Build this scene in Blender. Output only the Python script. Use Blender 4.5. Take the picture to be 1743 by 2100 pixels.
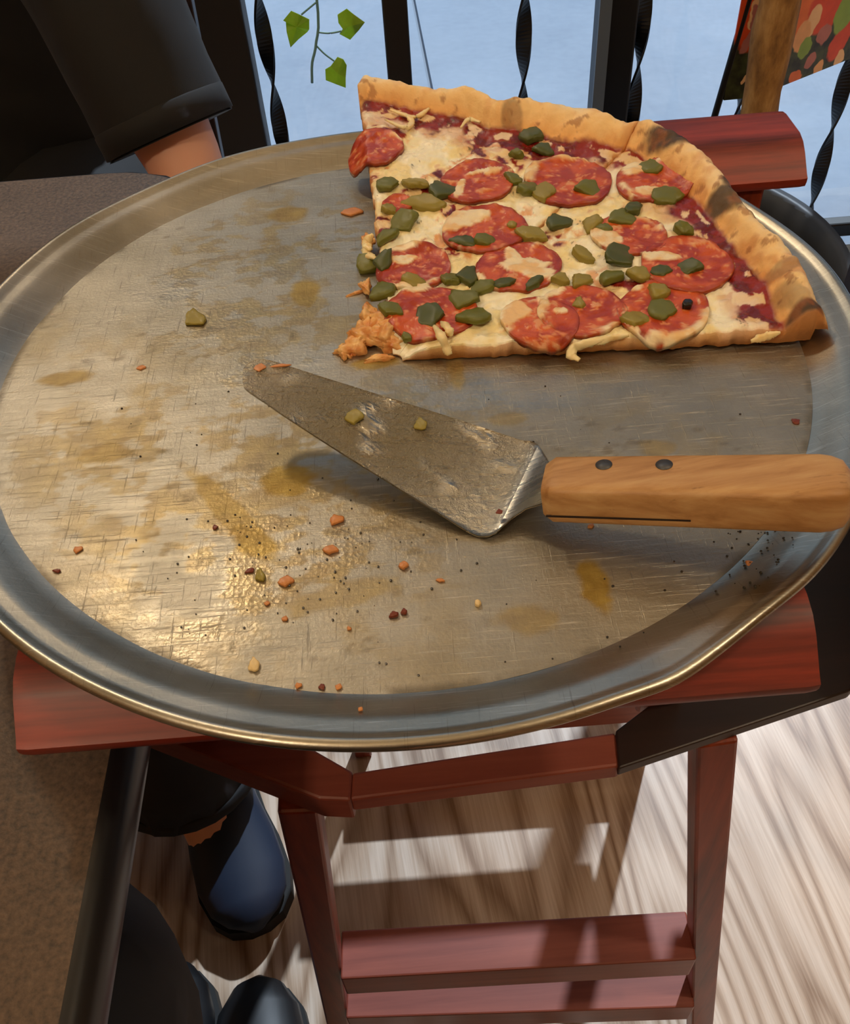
import bpy, bmesh, math, random
import numpy as np
from mathutils import Vector, Matrix

for o in list(bpy.data.objects): bpy.data.objects.remove(o)
scene = bpy.context.scene
C = scene.collection
random.seed(4)
rng = np.random.default_rng(7)

# ------------------------------------------------------------------ camera
PITCH, ROLL, FPX = math.radians(47.177), math.radians(-4.601), 1900.0
CAM = np.array([.00722, -.34994, 1.06619])
_F = np.array([0, math.cos(PITCH), -math.sin(PITCH)]); _R = np.array([1., 0, 0]); _U = np.cross(_R, _F)
RT = math.cos(ROLL)*_R + math.sin(ROLL)*_U
UP = -math.sin(ROLL)*_R + math.cos(ROLL)*_U
cd = bpy.data.cameras.new('camera'); cam = bpy.data.objects.new('camera', cd); C.objects.link(cam)
cd.sensor_fit = 'HORIZONTAL'; cd.sensor_width = 36.0; cd.lens = FPX/1743*36.0
cd.clip_start = .01; cd.clip_end = 200
M4 = Matrix(((RT[0], UP[0], -_F[0], CAM[0]), (RT[1], UP[1], -_F[1], CAM[1]), (RT[2], UP[2], -_F[2], CAM[2]), (0, 0, 0, 1)))
cam.matrix_world = M4
scene.camera = cam
scene.view_settings.view_transform = 'Standard'
scene.view_settings.look = 'None'
scene.view_settings.gamma = 1.0
scene.view_settings.use_curve_mapping = False
scene.view_settings.exposure = 0.0

# ------------------------------------------------------------------ world and sun
w = bpy.data.worlds.new('world'); scene.world = w; w.use_nodes = True
w.node_tree.nodes['Background'].inputs['Color'].default_value = (.58, .77, 1.0, 1)
w.node_tree.nodes['Background'].inputs['Strength'].default_value = .62
sd = bpy.data.lights.new('sun', 'SUN'); sd.energy = 3.7; sd.color = (.80, .90, 1.0); sd.angle = math.radians(1.2)
so = bpy.data.objects.new('sun', sd); C.objects.link(so)
so.rotation_euler = Vector((-.36, -.80, -1)).to_track_quat('-Z', 'Y').to_euler()

ZP = .80      # height of the pan's flat base

def ray(x, y):
    return _F + (x-871.5)/FPX*RT - (y-1050)/FPX*UP
def px(x, y, z):
    d = ray(x, y); return CAM + d*((z-CAM[2])/d[2])
def py_(x, y, yy):
    d = ray(x, y); return CAM + d*((yy-CAM[1])/d[1])

# ------------------------------------------------------------------ noise
_tab = rng.random((256, 256))
def vnoise(x, y):
    xi = np.floor(x).astype(int); yi = np.floor(y).astype(int); fx = x-xi; fy = y-yi
    fx = fx*fx*(3-2*fx); fy = fy*fy*(3-2*fy)
    a = _tab[xi & 255, yi & 255]; b = _tab[(xi+1) & 255, yi & 255]; c = _tab[xi & 255, (yi+1) & 255]; d = _tab[(xi+1) & 255, (yi+1) & 255]
    return (a*(1-fx)+b*fx)*(1-fy)+(c*(1-fx)+d*fx)*fy
def fbm(x, y, s, o=4, seed=0):
    x = np.asarray(x, float)/s+seed*17.3; y = np.asarray(y, float)/s+seed*31.7
    t = 0; a = .5; n = 0
    for k in range(o):
        t = t+a*vnoise(x, y); n += a; a *= .5; x = x*2.03+5.1; y = y*2.01+9.7
    return t/n
def sst(a, b, x):
    t = np.clip((x-a)/(b-a), 0, 1); return t*t*(3-2*t)
def lin(r, g, b):
    f = lambda c: (c/255/12.92) if c/255 <= .04045 else ((c/255+.055)/1.055)**2.4
    return np.array([f(r), f(g), f(b)])
def lin4(*c): return (*lin(*c), 1)

# ------------------------------------------------------------------ materials
def mat(name, col=(.5, .5, .5), rough=.5, metal=0., **kw):
    m = bpy.data.materials.new(name); m.use_nodes = True
    b = m.node_tree.nodes['Principled BSDF']
    b.inputs['Base Color'].default_value = (*col[:3], 1); b.inputs['Roughness'].default_value = rough; b.inputs['Metallic'].default_value = metal
    for k, v in kw.items(): b.inputs[k.replace('_', ' ')].default_value = v
    return m
class N:
    def __init__(s, m): s.m = m; s.t = m.node_tree; s.b = s.t.nodes['Principled BSDF']
    def n(s, ty, **kw):
        q = s.t.nodes.new(ty)
        for k, v in kw.items():
            if k in q.inputs.keys(): q.inputs[k].default_value = v
            else: setattr(q, k, v)
        return q
    def l(s, a, b): s.t.links.new(a, b)
    def coords(s, scale=(1, 1, 1), rot=(0, 0, 0), out='Object'):
        c = s.n('ShaderNodeTexCoord'); m = s.n('ShaderNodeMapping'); m.inputs['Scale'].default_value = scale; m.inputs['Rotation'].default_value = rot
        s.l(c.outputs[out], m.inputs['Vector']); return m.outputs['Vector']
    def noise(s, vec, scale, detail=4, rough=.55, dist=0.):
        q = s.n('ShaderNodeTexNoise'); q.inputs['Scale'].default_value = scale; q.inputs['Detail'].default_value = detail
        q.inputs['Roughness'].default_value = rough; q.inputs['Distortion'].default_value = dist; s.l(vec, q.inputs['Vector']); return q.outputs['Fac']
    def ramp(s, fac, stops):
        q = s.n('ShaderNodeValToRGB'); e = q.color_ramp.elements
        while len(e) < len(stops): e.new(.5)
        for i, (p, c) in enumerate(stops):
            e[i].position = p; e[i].color = (*c[:3], 1) if hasattr(c, '__len__') else (c, c, c, 1)
        s.l(fac, q.inputs['Fac']); return q.outputs['Color']
    def mix(s, f, a, b, ty='MIX'):
        q = s.n('ShaderNodeMix', data_type='RGBA', blend_type=ty)
        for v, i in ((f, 0), (a, 6), (b, 7)):
            if hasattr(v, 'links'): s.l(v, q.inputs[i])
            elif i == 0: q.inputs[0].default_value = v
            else: q.inputs[i].default_value = (*v[:3], 1)
        return q.outputs[2]
    def math(s, op, a, b=0.):
        q = s.n('ShaderNodeMath', operation=op)
        for i, v in enumerate((a, b)):
            if hasattr(v, 'links'): s.l(v, q.inputs[i])
            else: q.inputs[i].default_value = v
        return q.outputs[0]
    def attr(s, name, out='Fac'):
        q = s.n('ShaderNodeAttribute', attribute_name=name); return q.outputs[out]
    def bump(s, h, strength=.3, dist=.001, normal=None):
        q = s.n('ShaderNodeBump'); q.inputs['Strength'].default_value = strength; q.inputs['Distance'].default_value = dist
        s.l(h, q.inputs['Height'])
        if normal is not None: s.l(normal, q.inputs['Normal'])
        s.l(q.outputs['Normal'], s.b.inputs['Normal']); return q.outputs['Normal']
    def to(s, v, name): s.l(v, s.b.inputs[name])

def wood(name, dark, lite, axis='X', scale=1., rough=.35, coat=.25):
    m = mat(name, lite, rough); k = N(m)
    sc = {'X': (4, 60, 60), 'Y': (60, 4, 60), 'Z': (60, 60, 4)}[axis]
    v = k.coords(tuple(scale*q for q in sc))
    a = k.noise(v, 1.0, 5, .6, .4); b = k.noise(v, 5.0, 3, .6)
    f = k.math('MULTIPLY_ADD', a, .75); k.t.nodes[-1].inputs[2].default_value = 0
    f = k.math('ADD', f, k.math('MULTIPLY', b, .25))
    col = k.ramp(f, [(.34, dark), (.5, (np.array(dark)+np.array(lite))/2), (.66, lite)])
    k.to(col, 'Base Color'); m.node_tree.nodes['Principled BSDF'].inputs['Coat Weight'].default_value = coat
    m.node_tree.nodes['Principled BSDF'].inputs['Coat Roughness'].default_value = .25
    k.bump(f, .12, .0006)
    return m
WD, WL = lin(66, 16, 9), lin(160, 58, 38)
M_wx = wood('mahogany_x', WD, WL, 'X', 1., .5, .06)
M_wz = wood('mahogany_z', lin(96, 32, 14), lin(158, 66, 36), 'Z', 1., .45, .1)
M_wb = wood('mahogany_bar', lin(112, 48, 36), lin(158, 84, 66), 'X', .5, .45, .1)
M_dark = wood('dark_and_shaded_wood', lin(26, 14, 11), lin(46, 26, 20), 'X', .6, .45, .1)  # dark wood; also the painted shade of the stand's right board

# ------------------------------------------------------------------ mesh helpers
def link(name, me, m=None, parent=None, smooth=False):
    o = bpy.data.objects.new(name, me); C.objects.link(o)
    if m is not None: me.materials.append(m)
    if smooth: me.polygons.foreach_set('use_smooth', [True]*len(me.polygons))
    if parent is not None: o.parent = parent; o.matrix_parent_inverse = parent.matrix_world.inverted() if False else Matrix.Translation(-Vector(parent.location))
    return o
def mesh(name, verts, faces, m=None, parent=None, smooth=False):
    me = bpy.data.meshes.new(name); me.from_pydata([tuple(map(float, v)) for v in verts], [], [tuple(map(int, f)) for f in faces]); me.update()
    return link(name, me, m, parent, smooth)
def from_bm(name, bm, m=None, parent=None, smooth=False):
    bmesh.ops.recalc_face_normals(bm, faces=bm.faces)
    me = bpy.data.meshes.new(name); bm.to_mesh(me); bm.free()
    return link(name, me, m, parent, smooth)
def tag(o, label=None, cat=None, group=None, kind=None):
    if label: o['label'] = label
    if cat: o['category'] = cat
    if group: o['group'] = group
    if kind: o['kind'] = kind
    return o
def empty(name, loc, label, cat, group=None):
    o = bpy.data.objects.new(name, None); C.objects.link(o); o.location = tuple(loc); o.empty_display_size = .02
    return tag(o, label, cat, group)
def add_hex(bm, pts):           # 8 points: bottom 4 then top 4
    v = [bm.verts.new(tuple(p)) for p in pts]
    for f in ((0, 3, 2, 1), (4, 5, 6, 7), (0, 1, 5, 4), (1, 2, 6, 5), (2, 3, 7, 6), (3, 0, 4, 7)): bm.faces.new([v[i] for i in f])
    return v
def box_bm(lo, hi, bev=0., seg=2):
    bm = bmesh.new(); x0, y0, z0 = lo; x1, y1, z1 = hi
    add_hex(bm, [(x0, y0, z0), (x1, y0, z0), (x1, y1, z0), (x0, y1, z0), (x0, y0, z1), (x1, y0, z1), (x1, y1, z1), (x0, y1, z1)])
    if bev: bmesh.ops.bevel(bm, geom=list(bm.edges), offset=bev, segments=seg, affect='EDGES', profile=.5)
    return bm
def box(name, lo, hi, m, parent=None, bev=0., seg=2): return from_bm(name, box_bm(lo, hi, bev, seg), m, parent)
def bar_bm(p0, p1, wdt, hgt, upv=(0, 0, 1), bev=.002, seg=2):
    p0 = Vector(p0); p1 = Vector(p1); d = (p1-p0).normalized(); s = d.cross(Vector(upv)).normalized(); u = s.cross(d).normalized()
    bm = bmesh.new(); P = []
    q = lambda p, a, b: p+s*a*wdt/2+u*b*hgt/2
    add_hex(bm, [q(p0, -1, -1), q(p0, 1, -1), q(p1, 1, -1), q(p1, -1, -1), q(p0, -1, 1), q(p0, 1, 1), q(p1, 1, 1), q(p1, -1, 1)])
    if bev: bmesh.ops.bevel(bm, geom=list(bm.edges), offset=bev, segments=seg, affect='EDGES', profile=.5)
    return bm
def bar(name, p0, p1, wdt, hgt, m, parent=None, upv=(0, 0, 1), bev=.002): return from_bm(name, bar_bm(p0, p1, wdt, hgt, upv, bev), m, parent)
def prism(name, poly, z0, z1, m, parent=None, bev=0.):
    bm = bmesh.new(); n = len(poly)
    a = [bm.verts.new((p[0], p[1], z0)) for p in poly]; b = [bm.verts.new((p[0], p[1], z1)) for p in poly]
    bm.faces.new(a[::-1]); bm.faces.new(b)
    for i in range(n): bm.faces.new((a[i], a[(i+1) % n], b[(i+1) % n], b[i]))
    bmesh.ops.recalc_face_normals(bm, faces=bm.faces)
    if bev: bmesh.ops.bevel(bm, geom=list(bm.edges), offset=bev, segments=2, affect='EDGES', profile=.5)
    return from_bm(name, bm, m, parent)
def loft(name, cs, rx, ry, m, parent=None, n=20, cap=True, wr=0., wrs=.05, ref=(1, 0, 0), seed=0, capstart=True, fade=False):
    """tube through centres cs with elliptic radii; wr = wrinkle amplitude"""
    cs = [np.array(c, float) for c in cs]; V = []; Fc = []; k = len(cs)
    for i, c in enumerate(cs):
        t = cs[min(i+1, k-1)]-cs[max(i-1, 0)]; t /= np.linalg.norm(t)
        a = np.array(ref, float); a -= t*(a@t); a /= np.linalg.norm(a); b = np.cross(t, a)
        for j in range(n):
            th = 2*math.pi*j/n; q = 1.
            if wr: q += wr*(1-(i/(k-1))**5 if fade else 1)*(float(fbm(c[2]+.3*math.cos(th), i*.02+math.sin(th)*.1, wrs, 3, seed))-.5)*2
            V.append(c+(a*math.cos(th)*rx[i]+b*math.sin(th)*ry[i])*q)
    for i in range(k-1):
        for j in range(n): Fc.append((i*n+j, i*n+(j+1) % n, (i+1)*n+(j+1) % n, (i+1)*n+j))
    if cap:
        if capstart: Fc.append(tuple(range(n))[::-1])
        Fc.append(tuple((k-1)*n+j for j in range(n)))
    return mesh(name, V, Fc, m, parent, True)
def resample(pts, n):
    pts = np.array(pts, float); d = np.r_[0, np.cumsum(np.linalg.norm(np.diff(pts, axis=0), axis=1))]; t = np.linspace(0, d[-1], n)
    return np.stack([np.interp(t, d, pts[:, i]) for i in range(pts.shape[1])], 1)
def smoothpath(pts, n):         # catmull-rom
    p = np.array(pts, float); p = np.vstack([2*p[0]-p[1], p, 2*p[-1]-p[-2]]); out = []
    m_ = len(p)-3
    for q in np.linspace(0, m_-1e-6, n):
        i = int(q); t = q-i; a, b, c, d = p[i:i+4]
        out.append(.5*(2*b+(c-a)*t+(2*a-5*b+4*c-d)*t*t+(3*b-a-3*c+d)*t**3))
    return np.array(out)
def lathe(name, prof, m, parent=None, n=64, loc=(0, 0, 0), wob=None, closed=False):
    V = []; Fc = []; k = len(prof)
    for j in range(n):
        th = 2*math.pi*j/n
        for i, (r, z) in enumerate(prof):
            rr, zz = (r, z) if wob is None else wob(th, r, z)
            V.append((loc[0]+rr*math.cos(th), loc[1]+rr*math.sin(th), loc[2]+zz))
    for j in range(n):
        a = j*k; b = ((j+1) % n)*k
        for i in range(k-1 if not closed else k): Fc.append((a+i, b+i, b+(i+1) % k, a+(i+1) % k))
    return mesh(name, V, Fc, m, parent, True)

# ------------------------------------------------------------------ the room
def floor_mat():
    m = mat('vinyl_plank', (.4, .33, .26), .38); k = N(m)
    v = k.coords((1, 1, 1), (0, 0, math.radians(-7)))
    sep = k.n('ShaderNodeMapping'); sep.inputs['Scale'].default_value = (13, 1.3, 1); k.l(v, sep.inputs['Vector'])
    d = k.noise(sep.outputs['Vector'], 1.0, 3, .5, .3)
    cm = k.n('ShaderNodeMapping'); cm.inputs['Scale'].default_value = (6.5, .95, 1); k.l(v, cm.inputs['Vector'])
    cn = k.noise(cm.outputs['Vector'], 1.0, 1.5, .4, .2)
    rg = k.math('MULTIPLY_ADD', k.math('SINE', k.math('MULTIPLY', cn, 95.0)), .5); k.t.nodes[-1].inputs[2].default_value = .5
    rg = k.math('POWER', rg, .55)
    fine = k.n('ShaderNodeMapping'); fine.inputs['Scale'].default_value = (240, 7, 1); k.l(v, fine.inputs['Vector'])
    g = k.noise(fine.outputs['Vector'], 1.0, 4, .65)
    f = k.math('ADD', k.math('MULTIPLY', rg, .26), k.math('ADD', k.math('MULTIPLY', d, .30), k.math('MULTIPLY', g, .46)))
    col = k.ramp(f, [(.34, lin(138, 108, 82)), (.52, lin(182, 156, 132)), (.70, lin(212, 192, 172))])
    k.to(col, 'Base Color'); k.bump(g, .15, .0005)
    return m
M_floor = floor_mat()
YW = 1.45
fl = box('floor', (-2.6, -2.6, -.05), (2.6, 1.05, 0), M_floor); tag(fl, kind='structure')
M_wall = mat('warm_plaster', lin(176, 140, 96), .8); k = N(M_wall); k.bump(k.noise(k.coords(), 60, 4), .1, .002)
M_ceil = mat('ceiling_paint', lin(225, 205, 170), .85); k = N(M_ceil); k.bump(k.noise(k.coords(), 90, 4), .1, .002)
HD = 2.45
for nm, lo, hi, mm in [('wall_left', (-2.7, -2.6, 0), (-2.6, YW+.1, 2.7), M_wall), ('wall_right', (2.6, -2.6, 0), (2.7, YW+.1, 2.7), M_wall),
                       ('wall_front', (-2.7, -2.7, 0), (2.7, -2.6, 2.7), M_wall), ('wall_back', (-2.6, YW, HD), (2.6, YW+.1, 2.7), M_wall),
                       ('ceiling', (-2.7, -2.7, 2.7), (2.7, YW+.1, 2.8), M_ceil)]:
    tag(box(nm, lo, hi, mm), kind='structure')
# the wide shop window behind the railing: frame and clear panes
M_frame = mat('window_frame_metal', lin(40, 42, 46), .4, .6)
M_glass = bpy.data.materials.new('clear_pane'); M_glass.use_nodes = True
nt = M_glass.node_tree; nt.nodes.clear()
oo = nt.nodes.new('ShaderNodeOutputMaterial'); tr = nt.nodes.new('ShaderNodeBsdfTransparent'); gl = nt.nodes.new('ShaderNodeBsdfGlossy'); mx = nt.nodes.new('ShaderNodeMixShader')
gl.inputs['Roughness'].default_value = .02; tr.inputs['Color'].default_value = (.96, .98, 1, 1); mx.inputs[0].default_value = .03
nt.links.new(tr.outputs[0], mx.inputs[1]); nt.links.new(gl.outputs[0], mx.inputs[2]); nt.links.new(mx.outputs[0], oo.inputs[0])
bmw = box_bm((-2.6, YW+.02, HD-.05), (2.6, YW+.08, HD))
wf = from_bm('window_1', bmw, M_frame); tag(wf, kind='structure')
for x0, x1 in ((-2.6, -1.3), (-1.3, 1.3), (1.3, 2.6)):
    box('pane', (x0+.02, YW+.045, .01), (x1-.02, YW+.051, HD-.05), M_glass, wf)
for x in (-2.58, -1.3, 1.3, 2.58): box('mullion', (x-.02, YW+.02, 0), (x+.02, YW+.08, HD-.05), M_frame, wf)
# pavement outside
M_pave = mat('pale_concrete', lin(190, 196, 204), .8); k = N(M_pave)
vv = k.coords(); a = k.noise(vv, 1.3, 6, .6); b = k.noise(vv, 40, 3)
k.to(k.ramp(k.math('ADD', k.math('MULTIPLY', a, .8), k.math('MULTIPLY', b, .2)), [(.3, lin(140, 154, 172)), (.7, lin(168, 182, 198))]), 'Base Color'); k.bump(b, .2, .002)
pv = None
ys = [1.05, 30]
slabs = bpy.data.objects.new('pavement', None)
pvb = box('pavement', (-20, 1.05, -.30), (20, 30, -.016), mat('joint_fill', lin(150, 160, 172), .9)); tag(pvb, kind='structure')
xs = [-20, -8, .16, 8, 20]
sh = -.02
for j in range(len(ys)-1):
    for i in range(len(xs)-1):
        poly = [(xs[i]+sh*ys[j]+.006, ys[j]+.006), (xs[i+1]+sh*ys[j]-.006, ys[j]+.006), (xs[i+1]+sh*ys[j+1]-.006, ys[j+1]-.006), (xs[i]+sh*ys[j+1]+.006, ys[j+1]-.006)]
        prism('slab', poly, -.016, -.004, M_pave, pvb)

# unseen brick building, added so the pan rim reflects brick instead of open sky
M_brick = mat('shop_brick', lin(122, 92, 70), .8); k = N(M_brick); bt = k.n('ShaderNodeTexBrick'); bt.inputs['Scale'].default_value = 6
bt.inputs['Color1'].default_value = lin4(126, 90, 66); bt.inputs['Color2'].default_value = lin4(108, 80, 60); bt.inputs['Mortar'].default_value = lin4(150, 140, 126); k.l(k.coords(rot=(math.pi/2, 0, 0)), bt.inputs['Vector']); k.to(bt.outputs['Color'], 'Base Color')
added_bld = empty('building', (0, 13, 0), 'unseen brown brick building added across the street for the pan rim to reflect', 'building')
box('added_facade', (-18, 13, -.004), (18, 16, 5.6), M_brick, added_bld)
M_pane = mat('far_window_glass', lin(40, 46, 54), .1)
for i in range(9):
    for z in (.9, 3.7): box('window', (-16.6+i*4, 12.96, z), (-14.6+i*4, 13.0, z+1.7), M_pane, added_bld)
# ------------------------------------------------------------------ lamps of the room
M_shade = mat('lamp_shade_metal', lin(60, 40, 25), .4, .7)
def pendant(loc, power, label, col=(1.0, .80, .56), rad=.052):
    t = empty('pendant_lamp', loc, label, 'lamp', 'pendant lamps on the ceiling')
    x, y, z = loc
    M_b = mat('bulb_glow', (1, .8, .5), .5)
    M_b.node_tree.nodes['Principled BSDF'].inputs['Emission Color'].default_value = (*col, 1)
    M_b.node_tree.nodes['Principled BSDF'].inputs['Emission Strength'].default_value = 25
    lathe('bulb', [(0.001, -.045), (.03, -.035), (.04, -.01), (.034, .02), (.016, .045), (.014, .06)], M_b, t, 20, loc)
    loft('cord', [(x, y, z+.085), (x, y, (z+2.7)/2), (x, y, 2.7)], [.004]*3, [.004]*3, M_frame, t, 8)
    ld = bpy.data.lights.new('bulb_light', 'POINT'); ld.energy = power; ld.color = col; ld.shadow_soft_size = rad
    lo = bpy.data.objects.new('bulb_light', ld); C.objects.link(lo); lo.location = (0, 0, -.005); lo.parent = t
    return t
pendant((-.62, .98, 2.05), 43, 'bare bulb pendant lamp hanging by the window over the far table end')
pendant((.95, -.35, 2.15), 44, 'bare bulb pendant lamp hanging to the right of the camera')
pendant((-.9, -1.2, 2.15), 78, 'bare bulb pendant lamp hanging behind the camera')

# ------------------------------------------------------------------ railing at the window
YF = 1.30
M_iron = mat('black_iron', lin(14, 14, 16), .45, .2)
M_post = mat('dark_post_wood', lin(30, 23, 15), .55)
def fx(x1): return .00722+(x1-.00722)*(YF+.34994)/1.34994
rl = empty('iron_railing', (fx(.25), YF, 0), 'black railing of twisted iron bars and dark posts before the window', 'railing')
for a, b, mm in ((-.335, -.180, M_post), (.004, .038, M_post), (.298, .349, M_iron)):
    box('post', (fx(a), YF-.03, 0), (fx(b), YF+.03, 1.02), mm, rl, .004)
M_edge = mat('lit_face_grey', lin(95, 108, 122), .5)  # blue daylight on the post's left face, painted as a grey strip
box('lit_face', (fx(.298)-.004, YF-.034, 0), (fx(.298)+.016, YF-.028, 1.02), M_edge, rl)
def twist(x, phase, top=1.0, half=.15, wdt=.027):
    V = []; Fc = []; n = 160; y = YF
    for i in range(n+1):
        z = .03+(top-.03)*i/n; a = math.pi*z/half+phase; ca, sa = math.cos(a), math.sin(a)
        for s, t in ((-1, -1), (1, -1), (1, 1), (-1, 1)):
            V.append((x+s*wdt/2*ca-t*.0022*sa, y+s*wdt/2*sa+t*.0022*ca, z))
    for i in range(n):
        for j in range(4): Fc.append((i*4+j, i*4+(j+1) % 4, i*4+4+(j+1) % 4, i*4+4+j))
    Fc += [(3, 2, 1, 0), tuple(n*4+j for j in range(4))]
    return mesh('twisted_bar', V, Fc, M_iron, rl, False)
for xb, zpinch in ((-.160, .52), (.197, .505), (.362, .52), (.520, .33), (.672, .41), (.84, .4), (-.40, .5), (-.56, .5)):
    zz = 1.06619+(zpinch-1.06619)*(YF+.34994)/1.34994
    twist(fx(xb), math.pi/2-math.pi*zz/.15)
box('top_rail', (fx(-.62), YF-.03, 1.0), (fx(.95), YF+.03, 1.035), M_iron, rl, .004)
box('bottom_rail', (fx(-.62), YF-.015, .02), (fx(.95), YF+.015, .05), M_iron, rl, .004)

# hanging ivy
M_leaf = mat('ivy_leaf', lin(104, 138, 38), .5); k = N(M_leaf)
k.to(k.ramp(k.noise(k.coords(), 45, 3), [(.35, lin(140, 168, 50)), (.65, lin(176, 204, 84))]), 'Base Color'); 
tl = k.n('ShaderNodeBsdfTranslucent'); tl.inputs['Color'].default_value = lin4(190, 214, 80); ms = k.n('ShaderNodeMixShader'); ms.inputs[0].default_value = .5
k.l(k.b.outputs[0], ms.inputs[1]); k.l(tl.outputs[0], ms.inputs[2]); k.l(ms.outputs[0], k.t.nodes['Material Output'].inputs['Surface'])
M_vine = mat('vine_stem', lin(120, 168, 168), .5)
YV = 1.22
def pv_(x, y): return py_(x, y, YV)
iv = empty('hanging_ivy', pv_(643, 170), 'thin hanging ivy vine with green leaves in front of the window', 'ivy')
def vine(pts, r):
    p = smoothpath(pts, 24); loft('stem', p, [r]*24, [r]*24, M_vine, iv, 6)
top = pv_(650, 0); 
vine([np.array([top[0]+.02, top[1], 2.7]), top+np.array([.01, 0, .6]), top+np.array([.0, 0, .25]), top, pv_(648, 90), pv_(640, 130), pv_(640, 170)], .0022)
vine([pv_(650, 66), pv_(675, 68), pv_(700, 64)], .0015); vine([pv_(647, 92), pv_(665, 110), pv_(685, 125)], .0015); vine([pv_(648, 5), pv_(630, 20), pv_(618, 30)], .0015)
def leaf(c, pts, tilt=0.):
    c = np.array(c); V = []; n = len(pts)
    for (x, y) in pts:
        q = pv_(x, y); q[1] += tilt*(q[0]-c[0])*.6 + .004*math.sin(x); V.append(q)
    cc = np.mean(V, 0); cc[1] -= .006; V.append(cc); m_ = n+1
    V2 = [v+np.array([0, .0012, 0]) for v in V]
    F_ = [(i, (i+1) % n, n) for i in range(n)]+[((i+1) % n+m_, i+m_, n+m_) for i in range(n)]+[(i, i+m_, (i+1) % n+m_, (i+1) % n) for i in range(n)]
    mesh('leaf', V+V2, F_, M_leaf, iv, False)
leaf(pv_(607, 55), [(597, 22), (613, 30), (622, 36), (634, 42), (634, 62), (630, 70), (612, 82), (596, 94), (588, 62), (586, 45), (581, 40)], .5)
leaf(pv_(718, 50), [(711, 20), (725, 30), (748, 44), (736, 62), (718, 84), (706, 78), (696, 70), (703, 60), (694, 50), (692, 34)], -.4)
leaf(pv_(690, 148), [(692, 119), (704, 124), (711, 138), (709, 160), (709, 180), (690, 171), (668, 164), (667, 142), (678, 134)], .4)
for dz, dx in ((.10, .045), (.17, -.04), (.27, .04), (.36, -.035)):
    b0 = top+np.array([dx, 0, dz]); V = [b0+np.array(q) for q in ((-.025, 0, .01), (0, -.004, .028), (.026, 0, .008), (.018, .004, -.018), (0, 0, -.034), (-.02, .003, -.014))]
    n = 6; V2 = [v+np.array([0, .0012, 0]) for v in V]
    mesh('leaf', V+V2, [tuple(range(6)), tuple(range(11, 5, -1))]+[(i, i+6, (i+1) % 6+6, (i+1) % 6) for i in range(6)], M_leaf, iv)

# ------------------------------------------------------------------ potted trunk and vegetable sign
M_pot = mat('charcoal_pot', lin(58, 62, 68), .5); k = N(M_pot); k.bump(k.noise(k.coords(), 120, 3), .1, .001)
M_soil = mat('soil', lin(40, 30, 22), .95); k = N(M_soil); k.bump(k.noise(k.coords(), 60, 5), .8, .01)
M_bark = mat('bark', lin(120, 84, 42), .85); k = N(M_bark)
f = k.noise(k.coords((40, 40, 14)), 1.0, 6, .65); k.to(k.ramp(f, [(.32, lin(92, 62, 28)), (.5, lin(150, 110, 58)), (.7, lin(186, 146, 88))]), 'Base Color'); k.bump(f, .7, .004)
zr = .30; sc = (1.06619-zr)/.46619
PC = (.00722+(.208-.00722)*sc, -.34994+(.375+.34994)*sc); PR = .19*sc
pt = empty('potted_tree', (PC[0], PC[1], 0), 'large round charcoal pot with a bare brown trunk beside the railing', 'potted tree')
lathe('pot', [(.001, .0), (PR*.78, 0), (PR*.8, .01), (PR, zr-.03), (PR+.006, zr-.02), (PR+.006, zr), (PR-.012, zr), (PR-.018, zr-.03), (PR*.79, .05), (.001, .05)], M_pot, pt, 72, (PC[0], PC[1], 0))
lathe('soil', [(.001, .10), (PR*.5, .098), (PR*.84, .092), (PR*.84, .06)], M_soil, pt, 48, (PC[0], PC[1], 0))
YT = .90
tb = py_(1557, 245, YT); tt = py_(1603, 0, YT)
dv = (tt-tb)/(tt[2]-tb[2]); tp = [tb+dv*(z-tb[2])+np.array([.004*math.sin(z*9), .004*math.cos(z*7), 0]) for z in np.linspace(.085, 1.30, 40)]
loft('trunk', tp, [.0235+.006*i/39 + .002*math.sin(i*1.3) for i in range(40)], [.0235+.006*i/39 for i in range(40)], M_bark, pt, 16, True, .14, .03)
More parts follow.
